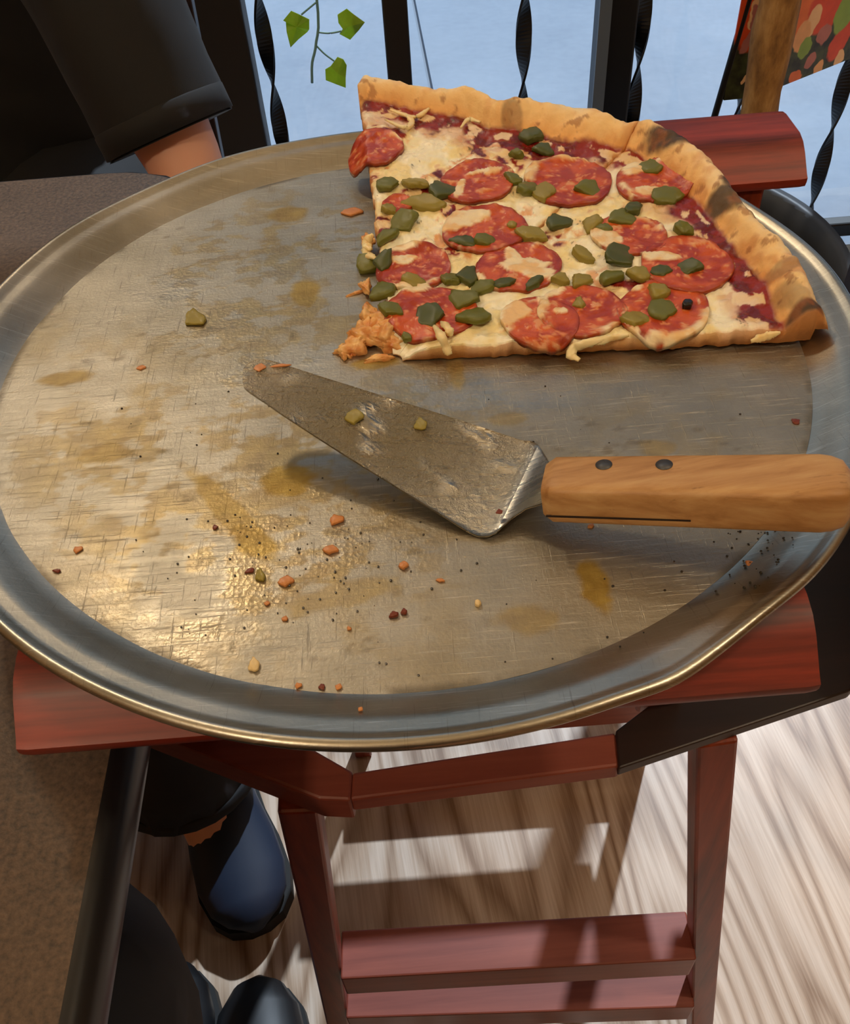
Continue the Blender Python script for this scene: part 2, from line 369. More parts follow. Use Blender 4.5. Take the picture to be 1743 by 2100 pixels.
# sign: printed board folded once, on a thin black rod
def sign_mat():
    m = mat('vegetable_print', lin(42, 48, 30), .45); k = N(m)
    co = k.n('ShaderNodeTexCoord'); uv = co.outputs['UV']
    nz = k.n('ShaderNodeTexNoise'); nz.inputs['Scale'].default_value = 60; nz.inputs['Detail'].default_value = 2; k.l(uv, nz.inputs['Vector'])
    base = k.ramp(nz.outputs['Fac'], [(.35, lin(34, 36, 24)), (.65, lin(70, 80, 44))])
    # uv is in metres of the print: u along the board, v up from its lower edge
    blobs = SIGN_BLOBS
    wrp = k.n('ShaderNodeTexNoise'); wrp.inputs['Scale'].default_value = 45; wrp.inputs['Detail'].default_value = 2; k.l(uv, wrp.inputs['Vector'])
    add = k.n('ShaderNodeVectorMath', operation='MULTIPLY_ADD'); k.l(wrp.outputs['Color'], add.inputs[0]); add.inputs[1].default_value = (.016, .016, 0); k.l(uv, add.inputs[2])
    off = k.n('ShaderNodeVectorMath', operation='SUBTRACT'); k.l(add.outputs[0], off.inputs[0]); off.inputs[1].default_value = (.008, .008, 0)
    col = base
    for (u, v, ru, rv, ang, c) in blobs:
        mp = k.n('ShaderNodeMapping', vector_type='TEXTURE'); mp.inputs['Location'].default_value = (u, v, 0); mp.inputs['Rotation'].default_value = (0, 0, ang); mp.inputs['Scale'].default_value = (ru, rv, 1)
        k.l(off.outputs[0], mp.inputs['Vector'])
        ln = k.n('ShaderNodeVectorMath', operation='LENGTH'); k.l(mp.outputs[0], ln.inputs[0])
        mr = k.n('ShaderNodeMapRange'); mr.inputs[1].default_value = 1.06; mr.inputs[2].default_value = .94; k.l(ln.outputs['Value'], mr.inputs[0])
        c2 = k.mix(nz.outputs['Fac'], np.clip(np.array(c)*1.1, 0, 1), np.clip(np.array(c)*1.6, 0, 1))
        col = k.mix(mr.outputs[0], col, c2)
    k.to(col, 'Base Color'); return m
ZS = .475
A_ = px(1484, 206, ZS); B_ = px(1546, 200, ZS); D_ = px(1750, 118, ZS)
D_ = B_+(D_-B_)*1.5
lab = np.linalg.norm(B_[:2]-A_[:2]); lbd = np.linalg.norm(D_[:2]-B_[:2])
def sign_uv(x, y):      # where a point of the photo falls on the board
    best = None
    for P0, P1, u0 in ((A_, B_, 0.), (B_, D_, lab)):
        d = ray(x, y); e = (P1-P0)[:2]; L = np.linalg.norm(e); nrm = np.array([e[1], -e[0]])/L
        t = ((P0-CAM)[:2]@nrm)/(d[:2]@nrm); q = CAM+d*t; u = (q-P0)[:2]@e/L
        if best is None or (u0 > 0 and best[0] > lab): best = (u0+u, q[2]-ZS)
    return best
RED, ORG, CRM, GRN, PNK, TAN = lin(190, 66, 26), lin(205, 104, 44), lin(222, 176, 130), lin(120, 150, 60), lin(160, 100, 92), lin(208, 156, 104)
SIGN_BLOBS = []
for (x, y, rx_, ry_, ang, c) in [(1560, 30, 45, 75, -.2, RED), (1556, 20, 14, 40, -.3, CRM), (1535, 82, 9, 26, -.45, PNK), (1553, 85, 10, 24, -.3, RED), (1552, 45, 12, 30, .2, PNK),
                           (1655, 25, 24, 48, -.2, ORG), (1693, 20, 32, 42, -.2, RED), (1666, 45, 12, 30, -.35, CRM), (1645, 75, 14, 26, -.3, TAN), (1652, 96, 11, 20, -.5, GRN), (1727, 75, 16, 44, -.55, RED),
                           (1690, 70, 12, 18, -.3, PNK), (1662, 124, 8, 15, -.5, PNK), (1630, 160, 11, 13, -.4, ORG), (1679, 140, 9, 14, -.7, TAN), (1721, 118, 8, 14, -.3, CRM), (1532, 155, 6, 18, -.5, RED), (1527, 162, 6, 12, -.4, CRM), (1735, 20, 16, 40, -.3, GRN),
                           (1600, -60, 50, 60, 0, RED), (1690, -60, 60, 50, 0, ORG), (1800, 10, 40, 50, 0, CRM), (1800, -70, 50, 50, 0, GRN), (1830, 90, 30, 60, -.4, RED)]:
    u, v = sign_uv(x, y); u2, v2 = sign_uv(x+rx_, y); u3, v3 = sign_uv(x, y-ry_)
    SIGN_BLOBS.append((u, v, max(.003, math.hypot(u2-u, v2-v)), max(.003, math.hypot(u3-u, v3-v)), ang, c))
sg = empty('vegetable_sign', (A_[0], A_[1], 0), 'folded sign printed with tomatoes and greens on a thin black rod', 'sign')
hS = .34; tk = np.array([0, .003, 0])
V = [A_, B_, D_, A_+[0, 0, hS], B_+[0, 0, hS], D_+[0, 0, hS]]; V = V+[v+tk for v in V]
F_ = [(0, 1, 4, 3), (1, 2, 5, 4), (7, 6, 9, 10), (8, 7, 10, 11), (0, 6, 7, 1), (1, 7, 8, 2), (3, 4, 10, 9), (4, 5, 11, 10), (0, 3, 9, 6), (2, 8, 11, 5)]
M_sign = sign_mat()
pn = mesh('printed_board', V, F_, M_sign, sg)
uvl = pn.data.uv_layers.new(name='UVMap'); us = [0, lab, lab+lbd]*4; vs = [0, 0, 0, hS, hS, hS]*2
for lp in pn.data.loops: uvl.data[lp.index].uv = (us[lp.vertex_index], vs[lp.vertex_index])
r0 = py_(1462, 250, A_[1]+.004); r1 = py_(1535, 0, A_[1]+.004); dr = (r1-r0)/(r1[2]-r0[2])
rp = [r0+dr*(z-r0[2]) for z in (0.0, r0[2], r1[2], 1.1)]
loft('rod', rp, [.005]*4, [.005]*4, M_iron, sg, 10)
r2_ = rp[2]; box('clip', (r2_[0]-.004, r2_[1]-.004, r2_[2]+.2), (r2_[0]+.1, r2_[1]+.008, r2_[2]+.212), M_iron, sg)

# ------------------------------------------------------------------ table on the left
M_top = mat('table_laminate', lin(84, 62, 42), .48); k = N(M_top)
f = k.noise(k.coords((1, 1, 1)), 420, 3, .6); g = k.noise(k.coords((1, 1, 1)), 9, 4)
k.to(k.ramp(k.math('ADD', k.math('MULTIPLY', f, .6), k.math('MULTIPLY', g, .4)), [(.35, lin(54, 42, 32)), (.65, lin(100, 80, 62))]), 'Base Color'); k.bump(f, .35, .0006)
M_rub = mat('black_table_edge', lin(22, 22, 24), .32)
ZT = .745; XE = -.1225; YTF = .315; YTN = -.52; RC = .085
tbl = empty('dining_table', (-.8, -.1, 0), 'brown laminate table with a rounded black edge left of the pan', 'table')
ctr = [(XE-RC, YTF-RC, 0), (XE-RC, YTN+RC, -90)]
outline = []
for a in range(0, 91, 10): outline.append((XE-RC+RC*math.cos(math.radians(90-a)), YTF-RC+RC*math.sin(math.radians(90-a))))
for a in range(0, 91, 10): outline.append((XE-RC+RC*math.cos(math.radians(-a)), YTN+RC+RC*math.sin(math.radians(-a))))
outline += [(-1.5, YTN), (-1.5, YTF)]
ER = .012
prism('table_top', [((x if x < -1.4 else x), y) for x, y in outline], ZT-.03, ZT, M_top, tbl)
# bullnose edge
ep = np.array([(x, y, ZT-.0145) for x, y in [(-1.5, YTF)]+outline[:-2]+[(-1.5, YTN)]]); ep = resample(ep, 130)
loft('edge_band', ep, [.0145]*130, [.0095]*130, M_rub, tbl, 12, ref=(0, 0, 1))
lathe('pedestal', [(.001, .03), (.25, .03), (.25, .045), (.05, .06), (.045, ZT-.06), (.16, ZT-.045), (.16, ZT-.031)], M_rub, tbl, 32, (-.95, -.1, -.03))

# ------------------------------------------------------------------ folding wooden stand that carries the pan
st = empty('wooden_stand', (.04, 0, 0), 'red mahogany wooden stand with two top rails and slatted legs under the pan', 'stand')
ZR = ZP-.0018
def rail(x0, x1, y0, y1, z0, z1):
    # rounded rail: profile with large bevel on the camera side and small ones elsewhere
    h = z1-z0; d = y1-y0
    prof = [(y0+.001, z0), (y1-.004, z0), (y1, z0+.004), (y1, z1-.006), (y1-.004, z1-.001), (y1-.010, z1), (y0+d*.42, z1), (y0+d*.30, z1-.002), (y0+d*.2, z1-.006), (y0+d*.04, z0+h*.33), (y0, z0+h*.25), (y0, z0+.003)]
    bm = bmesh.new(); n = len(prof); R_ = []
    for x, s in ((x0, .985), (x0+.004, 1), (x1-.004, 1), (x1, .985)):
        yc = (y0+y1)/2; zc = (z0+z1)/2
        R_.append([bm.verts.new((x, yc+(p[0]-yc)*s, zc+(p[1]-zc)*s)) for p in prof])
    for a, b in zip(R_[:-1], R_[1:]):
        for i in range(n): bm.faces.new((a[i], a[(i+1) % n], b[(i+1) % n], b[i]))
    bm.faces.new(R_[0]); bm.faces.new(R_[-1][::-1])
    o = from_bm('rail', bm, M_wx, st, True); o.modifiers.new('edge', 'EDGE_SPLIT').split_angle = math.radians(42); return o
rail(-.1415, .1400, -.183, -.118, ZR-.023, ZR)
rail(-.100, .252, .160, .222, ZR-.022, ZR)
# supports below the rails
ZB = .635
for x in (-.105, .105): from_bm('post', bar_bm((x, -.130, ZR-.0225), (x*1.15, -.092, ZB), .024, .022, (0, 1, 0)), M_wz, st)
for x in (-.085, .218): box('post', (x-.012, .166, ZB), (x+.012, .194, ZR-.0215), M_wz, st, .002)
def pp(pts, z): return [px(x, y, z)[:2] for x, y in pts]
zt = .640; tk_ = .013
prism('front_bar', pp([(718, 1640), (1272, 1570), (1262, 1501), (722, 1584)], zt), zt-tk_, zt, M_wb, st, .0015)
lb = pp([(655, 1640), (720, 1643), (724, 1584), (560, 1520)], zt); L0 = np.array(lb[0]); 
lbq = [lb[0], lb[1], lb[2], (-.135, -.060), (-.150, .19), (-.185, .19), (-.170, -.085)]
prism('side_board', lbq, zt-.020, zt+.001, M_wb, st, .0015)
rb = pp([(1268, 1578), (1743, 1418), (1743, 1240), (1420, 1380), (1262, 1500)], zt+.001)
rbq = [rb[0], rb[1], (.275, -.06), (.275, .19), (.235, .19), (.215, -.02), rb[3], rb[4]]
prism('side_board', rbq, zt-.006, zt+.002, M_dark, st, .001)  # same wood as the ring; the shade on it is put into the colour
prism('back_bar', [(-.16, .166), (.25, .166), (.25, .194), (-.16, .194)], zt-.022, zt-.0015, M_wb, st, .0015)
# dark upright panel on the right side
bm = bar_bm((.262, -.13, zt+.06), (.300, .16, zt+.06), .012, .118, bev=.003); from_bm('side_panel', bm, M_dark, st)
# legs, splayed
def leg(p0, p1, w1=.021):
    bm = bar_bm(p0, p1, w1, w1, (0, 1, 0), .002); return from_bm('leg', bm, M_wz, st)
def thru(pA, pB):    # continue a line down to the floor
    pA = np.array(pA); pB = np.array(pB); return pA+(pB-pA)*((pA[2]-.001)/(pA[2]-pB[2]))
lt = px(612, 1626, .619); lb_ = px(697, 2100, .06)
rt_ = px(1461, 1488, .632); rb_ = px(1434, 2100, .035)
LF, RF = thru(lt, lb_), thru(rt_, rb_)
leg(lt, LF); leg(rt_, RF)
leg((-.085, .185, .62), (-.095, .235, .001)); leg((.245, .185, .62), (.262, .235, .001))
def on(pA, pB, z): pA = np.array(pA); pB = np.array(pB); return pA+(pB-pA)*((pA[2]-z)/(pA[2]-pB[2]))
for z, zb, d_, h_ in ((.285, .236, .036, .040), (.150, .092, .036, .040)):
    a, b = on(lt, LF, z), on(rt_, RF, z); e = (b-a)/np.linalg.norm(b-a)
    bar('stretcher', a+e*.012, b-e*.012, d_, h_, M_wb, st, bev=.0015)
    a, b = on((-.085, .185, .62), (-.095, .235, .001), zb), on((.245, .185, .62), (.262, .235, .001), zb)
    bar('stretcher', a+np.array([.012, 0, 0]), b-np.array([.012, 0, 0]), d_+.014, h_, M_wb, st, bev=.0015)
# ------------------------------------------------------------------ pizza pan
RFL = .1844
def pan_mat(name, base=True):
    m = mat(name, lin(205, 200, 188), .3, 1.0); k = N(m)
    v = k.coords()
    sm = k.n('ShaderNodeMapping'); sm.inputs['Scale'].default_value = (26, 420, 1); sm.inputs['Rotation'].default_value = (0, 0, math.radians(-12)); k.l(v, sm.inputs['Vector'])
    s1 = k.noise(sm.outputs[0], 1.0, 4, .65)
    sm2 = k.n('ShaderNodeMapping'); sm2.inputs['Scale'].default_value = (380, 18, 1); sm2.inputs['Rotation'].default_value = (0, 0, math.radians(18)); k.l(v, sm2.inputs['Vector'])
    s2 = k.noise(sm2.outputs[0], 1.0, 3, .6)
    sm3 = k.n('ShaderNodeMapping'); sm3.inputs['Scale'].default_value = (40, 1500, 1); sm3.inputs['Rotation'].default_value = (0, 0, math.radians(7)); k.l(v, sm3.inputs['Vector'])
    s3 = k.ramp(k.noise(sm3.outputs[0], 1.0, 3, .7), [(.60, 0.), (.68, 1.)])
    sm4 = k.n('ShaderNodeMapping'); sm4.inputs['Scale'].default_value = (1300, 45, 1); sm4.inputs['Rotation'].default_value = (0, 0, math.radians(-28)); k.l(v, sm4.inputs['Vector'])
    s4 = k.ramp(k.noise(sm4.outputs[0], 1.0, 3, .7), [(.62, 0.), (.70, 1.)])
    blot = k.noise(v, 22, 5, .6); gr = k.noise(v, 700, 3, .6)
    h = k.math('ADD', k.math('MULTIPLY', s1, .5), k.math('ADD', k.math('MULTIPLY', s2, .35), k.math('MULTIPLY', gr, .8)))
    h = k.math('ADD', h, k.math('ADD', k.math('MULTIPLY', s3, .5), k.math('MULTIPLY', s4, .4)))
    col0 = k.ramp(blot, [(.3, lin(156, 151, 136)), (.7, lin(182, 177, 163))])
    scr = k.ramp(s1, [(.60, 0.), (.72, 1.)])
    col0 = k.mix(k.math('MULTIPLY', scr, .5), col0, lin(206, 202, 188))
    col0 = k.mix(k.math('MULTIPLY', s3, .45), col0, lin(226, 222, 208)); col0 = k.mix(k.math('MULTIPLY', s4, .40), col0, lin(120, 112, 98))
    if base:
        st_ = k.attr('stain'); gm = k.attr('grime'); wt = k.attr('wet')
        stc = k.ramp(k.noise(v, 90, 3), [(.35, lin(134, 106, 30)), (.65, lin(168, 142, 64))])
        col = k.mix(st_, col0, stc); col = k.mix(gm, col, lin(58, 48, 36)); k.to(col, 'Base Color')
        k.to(k.math('SUBTRACT', 1.0, k.math('MULTIPLY', k.math('MAXIMUM', st_, gm), .55)), 'Metallic')
        r = k.math('ADD', k.math('MULTIPLY', s1, .26), .34); r = k.math('SUBTRACT', r, k.math('MULTIPLY', wt, .14)); k.to(r, 'Roughness')
        drop = k.n('ShaderNodeTexVoronoi'); drop.inputs['Scale'].default_value = 520; k.l(v, drop.inputs['Vector'])
        h = k.math('ADD', h, k.math('MULTIPLY', k.math('MULTIPLY', drop.outputs['Distance'], wt), .8))
        k.bump(h, .36, .0004)
    else:
        k.to(col0, 'Base Color'); k.to(k.math('ADD', k.math('MULTIPLY', blot, .2), .24), 'Roughness'); k.bump(gr, .12, .0004)
    return m
pan = empty('pizza_pan', (0, 0, ZP), 'large round worn aluminium pizza pan on the wooden stand', 'pan')
NG = 380
g = np.linspace(-1, 1, NG); GX, GY = np.meshgrid(g, g)
# square to disc
with np.errstate(divide='ignore', invalid='ignore'):
    DX = GX*np.sqrt(1-GY**2/2); DY = GY*np.sqrt(1-GX**2/2)
X = DX*RFL; Y = DY*RFL
Zb = ZP+(fbm(X, Y, .06, 3, 3)-.5)*.0006
V = np.stack([X.ravel(), Y.ravel(), Zb.ravel()], 1)
idx = np.arange(NG*NG).reshape(NG, NG)
F_ = np.stack([idx[:-1, :-1], idx[:-1, 1:], idx[1:, 1:], idx[1:, :-1]], -1).reshape(-1, 4)
me = bpy.data.meshes.new('pan_base'); me.from_pydata(V.tolist(), [], F_.tolist()); me.update()
M_pan = pan_mat('worn_aluminium'); M_rim = pan_mat('worn_aluminium_rim', False)
pb = link('pan_base', me, M_pan, pan, True)
x = V[:, 0]; y = V[:, 1]
def ell(cx, cy, rx_, ry_, ang=0.):     # soft ellipse given by its centre in the photo, metres
    c = px(cx, cy, ZP); ca, sa = math.cos(ang), math.sin(ang); dx, dy = x-c[0], y-c[1]
    u = (dx*ca+dy*sa)/rx_; v_ = (-dx*sa+dy*ca)/ry_; return np.clip(1-np.sqrt(u*u+v_*v_), 0, 1)
n1 = fbm(x, y, .018, 4, 1); n2 = fbm(x*.6, y, .0045, 5, 2); n3 = fbm(x, y, .05, 3, 5); n4 = fbm(x, y*.3, .004, 3, 8)
stain = np.zeros_like(x)
zone = np.zeros_like(x)
for a in [(560, 500, .10, .07), (600, 640, .09, .06), (600, 900, .10, .07), (560, 1060, .09, .05), (250, 900, .06, .05), (330, 1080, .05, .05), (640, 1180, .06, .04)]: zone = np.maximum(zone, ell(*a))
stain = np.maximum(stain, sst(.54, .66, n1*.55+n2*.6-.12+zone*.20)*zone**.5*.6)
for (cx, cy, a, b, t, s) in [(625, 600, .008, .012, 0, .9), (590, 985, .011, .009, .2, .95), (215, 930, .012, .007, .1, .7), (140, 775, .012, .005, .1, .7), (480, 1060, .034, .0055, -.95, .8), (520, 1110, .012, .006, -.8, .9),
                             (1218, 1200, .005, .012, .1, .95), (1080, 1270, .010, .006, 0, .5), (935, 760, .004, .012, 0, .7), (590, 440, .012, .008, 0, .8), (700, 1220, .022, .006, .2, .5), (1040, 860, .008, .004, 0, .5),
                             (1350, 920, .008, .005, 0, .5), (560, 1020, .02, .008, .2, .5), (770, 745, .010, .005, 0, .9), (210, 1100, .01, .012, 0, .4), (1230, 1010, .02, .02, 0, .2), (860, 740, .03, .01, 0, .3)]:
    e = ell(cx, cy, a*1.5, b*1.5, t); stain = np.maximum(stain, s*sst(.12, .5, e+(n2-.5)*.55)*(e > 0))
stain = np.maximum(stain, .22*sst(.45, .75, n3)*sst(.4, .6, n1))
wet = np.zeros_like(x)
for a in [(350, 600, .04, .03), (560, 520, .08, .05), (520, 650, .06, .03), (480, 1180, .07, .05), (400, 1250, .05, .05), (640, 1100, .06, .05), (590, 760, .05, .03), (1000, 780, .10, .03)]: wet = np.maximum(wet, ell(*a)**.6)
wet = np.clip(wet*sst(.35, .65, n1*.6+n2*.4)*1.3, 0, 1)
# dark spots, edge deposit and knife cuts
grime = .35*sst(.62, .8, n2)*sst(.5, .7, n3)
rr = np.hypot(x, y); grime = np.maximum(grime, sst(RFL-.004, RFL-.0005, rr)*sst(.45, .7, n1)*.6)
for nm, ar in (('stain', stain), ('grime', grime), ('wet', wet)):
    at = me.attributes.new(nm, 'FLOAT', 'POINT'); at.data.foreach_set('value', ar.astype(np.float32))
prof = [(RFL-.0006, -.0002), (.1862, .0006), (.190, .0028), (.1955, .0064), (.1995, .0082), (.2025, .0084), (.2045, .0094), (.2062, .0108), (.2078, .0113), (.2093, .0105), (.2100, .0090), (.2094, .0074), (.2080, .0066), (.2060, .0064), (.203, .0056), (.199, .0052), (.195, .0034), (.189, -.0008), (.184, -.0017), (.001, -.0017)]
def wob(th, r, z):
    q = max(0, (r-.19)/.02); 
    d = .0010*math.sin(3*th+.4)+.0006*math.sin(7*th+1)+.0004*math.sin(13*th)
    e = math.exp(-((th-5.12)/.07)**2)-.8*math.exp(-((th-5.32)/.09)**2)
    return r+q*(d*.5+.0012*e), z+(q*(d*.7-.0012*e) if z > 0 else 0)
lathe('rolled_rim', prof, M_rim, pan, 320, (0, 0, ZP), wob)

# ------------------------------------------------------------------ pizza: two slices cut from the same pie
def zgo(x, y, zf):      # point of the photo on a height field
    z = ZP+.012
    for _ in range(8): q = px(x, y, z); z = .5*z+.5*zf(q[0], q[1])
    return px(x, y, z)
T = px(806, 728, ZP+.004)[:2]
OUT = [(733, 172, .033), (742, 157, .033), (790, 160, .033), (868, 176, .032), (905, 180, .032), (960, 187, .031), (1020, 214, .029), (1095, 208, .029), (1170, 212, .029), (1240, 236, .027), (1292, 264, .024), (1322, 246, .026), (1380, 276, .026),
       (1445, 314, .025), (1500, 382, .023), (1560, 450, .0215), (1620, 503, .0205), (1660, 562, .019), (1682, 622, .017), (1694, 672, .013), (1690, 694, .003)]
INN = [(742, 212, .022), (800, 208, .022), (880, 218, .021), (960, 240, .021), (1050, 266, .020), (1150, 288, .019), (1240, 298, .018), (1300, 305, .018), (1350, 345, .017), (1420, 402, .016), (1475, 462, .015), (1530, 540, .013), (1580, 600, .012), (1618, 655, .011), (1632, 690, .010)]
def polar(L):
    a = []; r = []
    for q in L:
        p = px(q[0], q[1], ZP+q[2])[:2]-T; a.append(math.atan2(p[1], p[0])); r.append(math.hypot(*p))
    o = np.argsort(a); return np.array(a)[o], np.array(r)[o]
ao, ro = polar(OUT); ai, ri = polar(INN)
TH1 = math.atan2(*(px(738, 190, ZP+.031)[:2]-T)[::-1]); TH0 = math.atan2(*(px(1690, 692, ZP+.004)[:2]-T)[::-1])
THM = math.atan2(*(px(1296, 262, ZP+.026)[:2]-T)[::-1])
_tg = np.linspace(TH0-.3, TH1+.3, 1200)
def _sm(a, r_, w_):
    v_ = np.interp(_tg, a, r_); kk = np.exp(-np.linspace(-2, 2, w_)**2); kk /= kk.sum(); return np.convolve(np.pad(v_, w_//2, 'edge'), kk, 'valid')[:1200]
_ro = _sm(ao, ro, 27)+.0012+.0048*np.clip((_tg-TH0)/(TH1-TH0)*1.6, 0, 1); _ri = _sm(ai, ri, 61)
Ro = lambda th: np.interp(th, _tg, _ro)
Ri = lambda th: np.minimum(np.interp(th, _tg, _ri), Ro(th)-.020)
def pol(x, y): return np.hypot(x-T[0], y-T[1]), np.arctan2(y-T[1], x-T[0])
def lift(r, th):        # the slices ride up onto the pan's rim
    k = np.clip((th-TH0)/(TH1-TH0), 0, 1); return (.002+.014*k)*sst(.05, .24, r)*1.0
def crust_prof(t):      # t: 0 at sauce side, 1 at the outer edge
    t = np.clip(t, 0, 1); return np.where(t < .6, np.sin(np.clip(t/.6, 0, 1)*math.pi/2)**1.3, np.sqrt(np.clip(1-((t-.6)/.42)**2, 0, 1)))
def surf0(x, y):
    r, th = pol(x, y); o, i_ = Ro(th), Ri(th); t = (r-i_)/(o-i_)
    k = np.clip((th-TH0)/(TH1-TH0), 0, 1)
    hc = (.0100+.0012*k)*(.72+.56*fbm(th*.15, r*0, .04, 2, 4))+.004*(fbm(x, y, .014, 3, 44)-.5)
    z = ZP+.0015+lift(r, th)+.0068*sst(0, .02, r)
    z = z+.0038*(fbm(x, y, .013, 4, 6)-.5)+.0022*(fbm(x, y, .0045, 3, 9)-.5)
    z = z+np.where(t > 0, crust_prof(t)*hc, 0)-np.where(t > .6, (1-crust_prof(t))*.005, 0)
    return z
def surf(x, y):         # with a fall outside the cut edges, for things that hang over
    z = surf0(x, y); r, th = pol(x, y)
    out = np.maximum(th-TH1, 0)*r+np.maximum(TH0-th, 0)*r
    return np.maximum(z-np.minimum(out, .02)*1.1, ZP+.0012)
M_piz = mat('baked_pizza', (.8, .6, .3), .35); k = N(M_piz)
ca_ = k.attr('col', 'Color'); k.to(ca_, 'Base Color')
ga = k.attr('gloss'); k.to(k.math('SUBTRACT', .62, k.math('MULTIPLY', ga, .36)), 'Roughness')
k.b.inputs['Subsurface Weight'].default_value = .12; k.b.inputs['Subsurface Radius'].default_value = (.006, .003, .0015); k.b.inputs['Subsurface Scale'].default_value = 1.0; k.b.inputs['Specular IOR Level'].default_value = .6
nn = k.noise(k.coords(), 330, 5, .65); k.bump(nn, .45, .0012)
def pizza_cols(x, y):
    r, th = pol(x, y); o, i_ = Ro(th), Ri(th); t = (r-i_)/(o-i_); d = i_-r
    m1 = fbm(x, y, .022, 4, 11); m2 = fbm(x, y, .006, 4, 12); m3 = fbm(x, y, .0022, 3, 13); m4 = fbm(x, y, .011, 4, 14)
    ch = lin(255, 248, 218); chy = lin(250, 232, 172); cho = lin(226, 146, 60); sa = lin(142, 30, 16); sad = lin(104, 18, 12); pk = lin(200, 130, 92)
    S = lambda a: np.asarray(a)[:, None]
    col = np.ones((len(x), 3))*ch
    col = col+(chy-col)*S(sst(.40, .62, m4))
    col = col+(cho-col)*S(.75*sst(.60, .72, m2)*sst(.42, .6, m1))
    band = 1-sst(.004, .030, d-.020*(m4-.38)-.02*(m1-.5))
    patch = sst(.575, .66, m1*.55+m4*.45)*.8
    s = np.clip(np.maximum(band, patch), 0, 1); shred = sst(.52, .60, fbm(x+.01*m1, y, .009, 4, 15))
    s = s*(1-.75*shred*(d > .002))
    mid = 4*s*(1-s)
    saucec = sa+(sad-sa)*S(sst(.4, .65, m2))
    col = col+(pk-col)*S(.55*np.clip(mid, 0, 1)); col = col*(1-S(sst(.45, .75, s)))+saucec*S(sst(.45, .75, s))
    # herb flecks
    col = col+(lin(70, 74, 34)-col)*S(.8*sst(.77, .80, m3)*sst(.55, .7, m2))
    # crust
    k_ = np.clip((th-TH0)/(TH1-TH0), 0, 1)
    c_in = lin(234, 162, 74); c_mid = lin(246, 208, 142); c_out = lin(255, 240, 206)
    cc = np.ones((len(x), 3))*c_mid
    cc = cc+(c_in-cc)*S((1-sst(0, .5, t))*.7*sst(.3, .6, m1+.1)); cc = cc+(c_out-cc)*S(sst(.35, .9, t+.5*(m1-.5))*(.35+.6*k_))
    cc = cc+(lin(200, 116, 44)-cc)*S(.5*sst(.52, .68, m4)*(1-.6*k_)); cc = cc+(lin(150, 84, 34)-cc)*S(.6*sst(.64, .72, m2))
    for (cx, cy, a, b, ang, sstr) in [(1395, 305, .016, .0085, -.35, .95), (1420, 320, .009, .006, -.5, .95), (1490, 402, .0085, .0085, -.3, .9), (1512, 408, .008, .007, -.4, .9), (1560, 468, .006, .010, .4, .85), (1658, 636, .007, .006, 0, .95), (1628, 600, .005, .010, .3, .4),
                                    (1320, 268, .010, .0022, .3, .6), (1238, 243, .0045, .0025, 0, .55), (1265, 262, .008, .005, .1, .4), (1050, 250, .005, .008, 0, .5), (1610, 545, .010, .004, .3, .4), (1050, 215, .004, .002, 0, .6), (760, 160, .01, .003, 0, .3)]:
        c = zgo(cx, cy, lambda a_, b_: float(surf0(np.array([a_]), np.array([b_]))[0]))
        ca, sa_ = math.cos(ang), math.sin(ang); dx, dy = x-c[0], y-c[1]; u = (dx*ca+dy*sa_)/a; v_ = (-dx*sa_+dy*ca)/b
        e = sst(-.05, .30, 1-np.sqrt(u*u+v_*v_)/1.35+(m2-.5)*.35)*sstr
        dk = lin(120, 66, 26)+(lin(46, 26, 14)-lin(120, 66, 26))*S(sst(.25, .55, fbm(x, y, .005, 3, 21)))
        cc = cc+(dk-cc)*S(e)
    wct = sst(-.02, .10, t+(m2-.5)*.12)
    col = col*(1-S(wct))+cc*S(wct)
    gloss = np.clip((1-wct)*(.85+.7*(m2-.4)), 0, 1.1)
    return np.clip(col, 0, 1), gloss
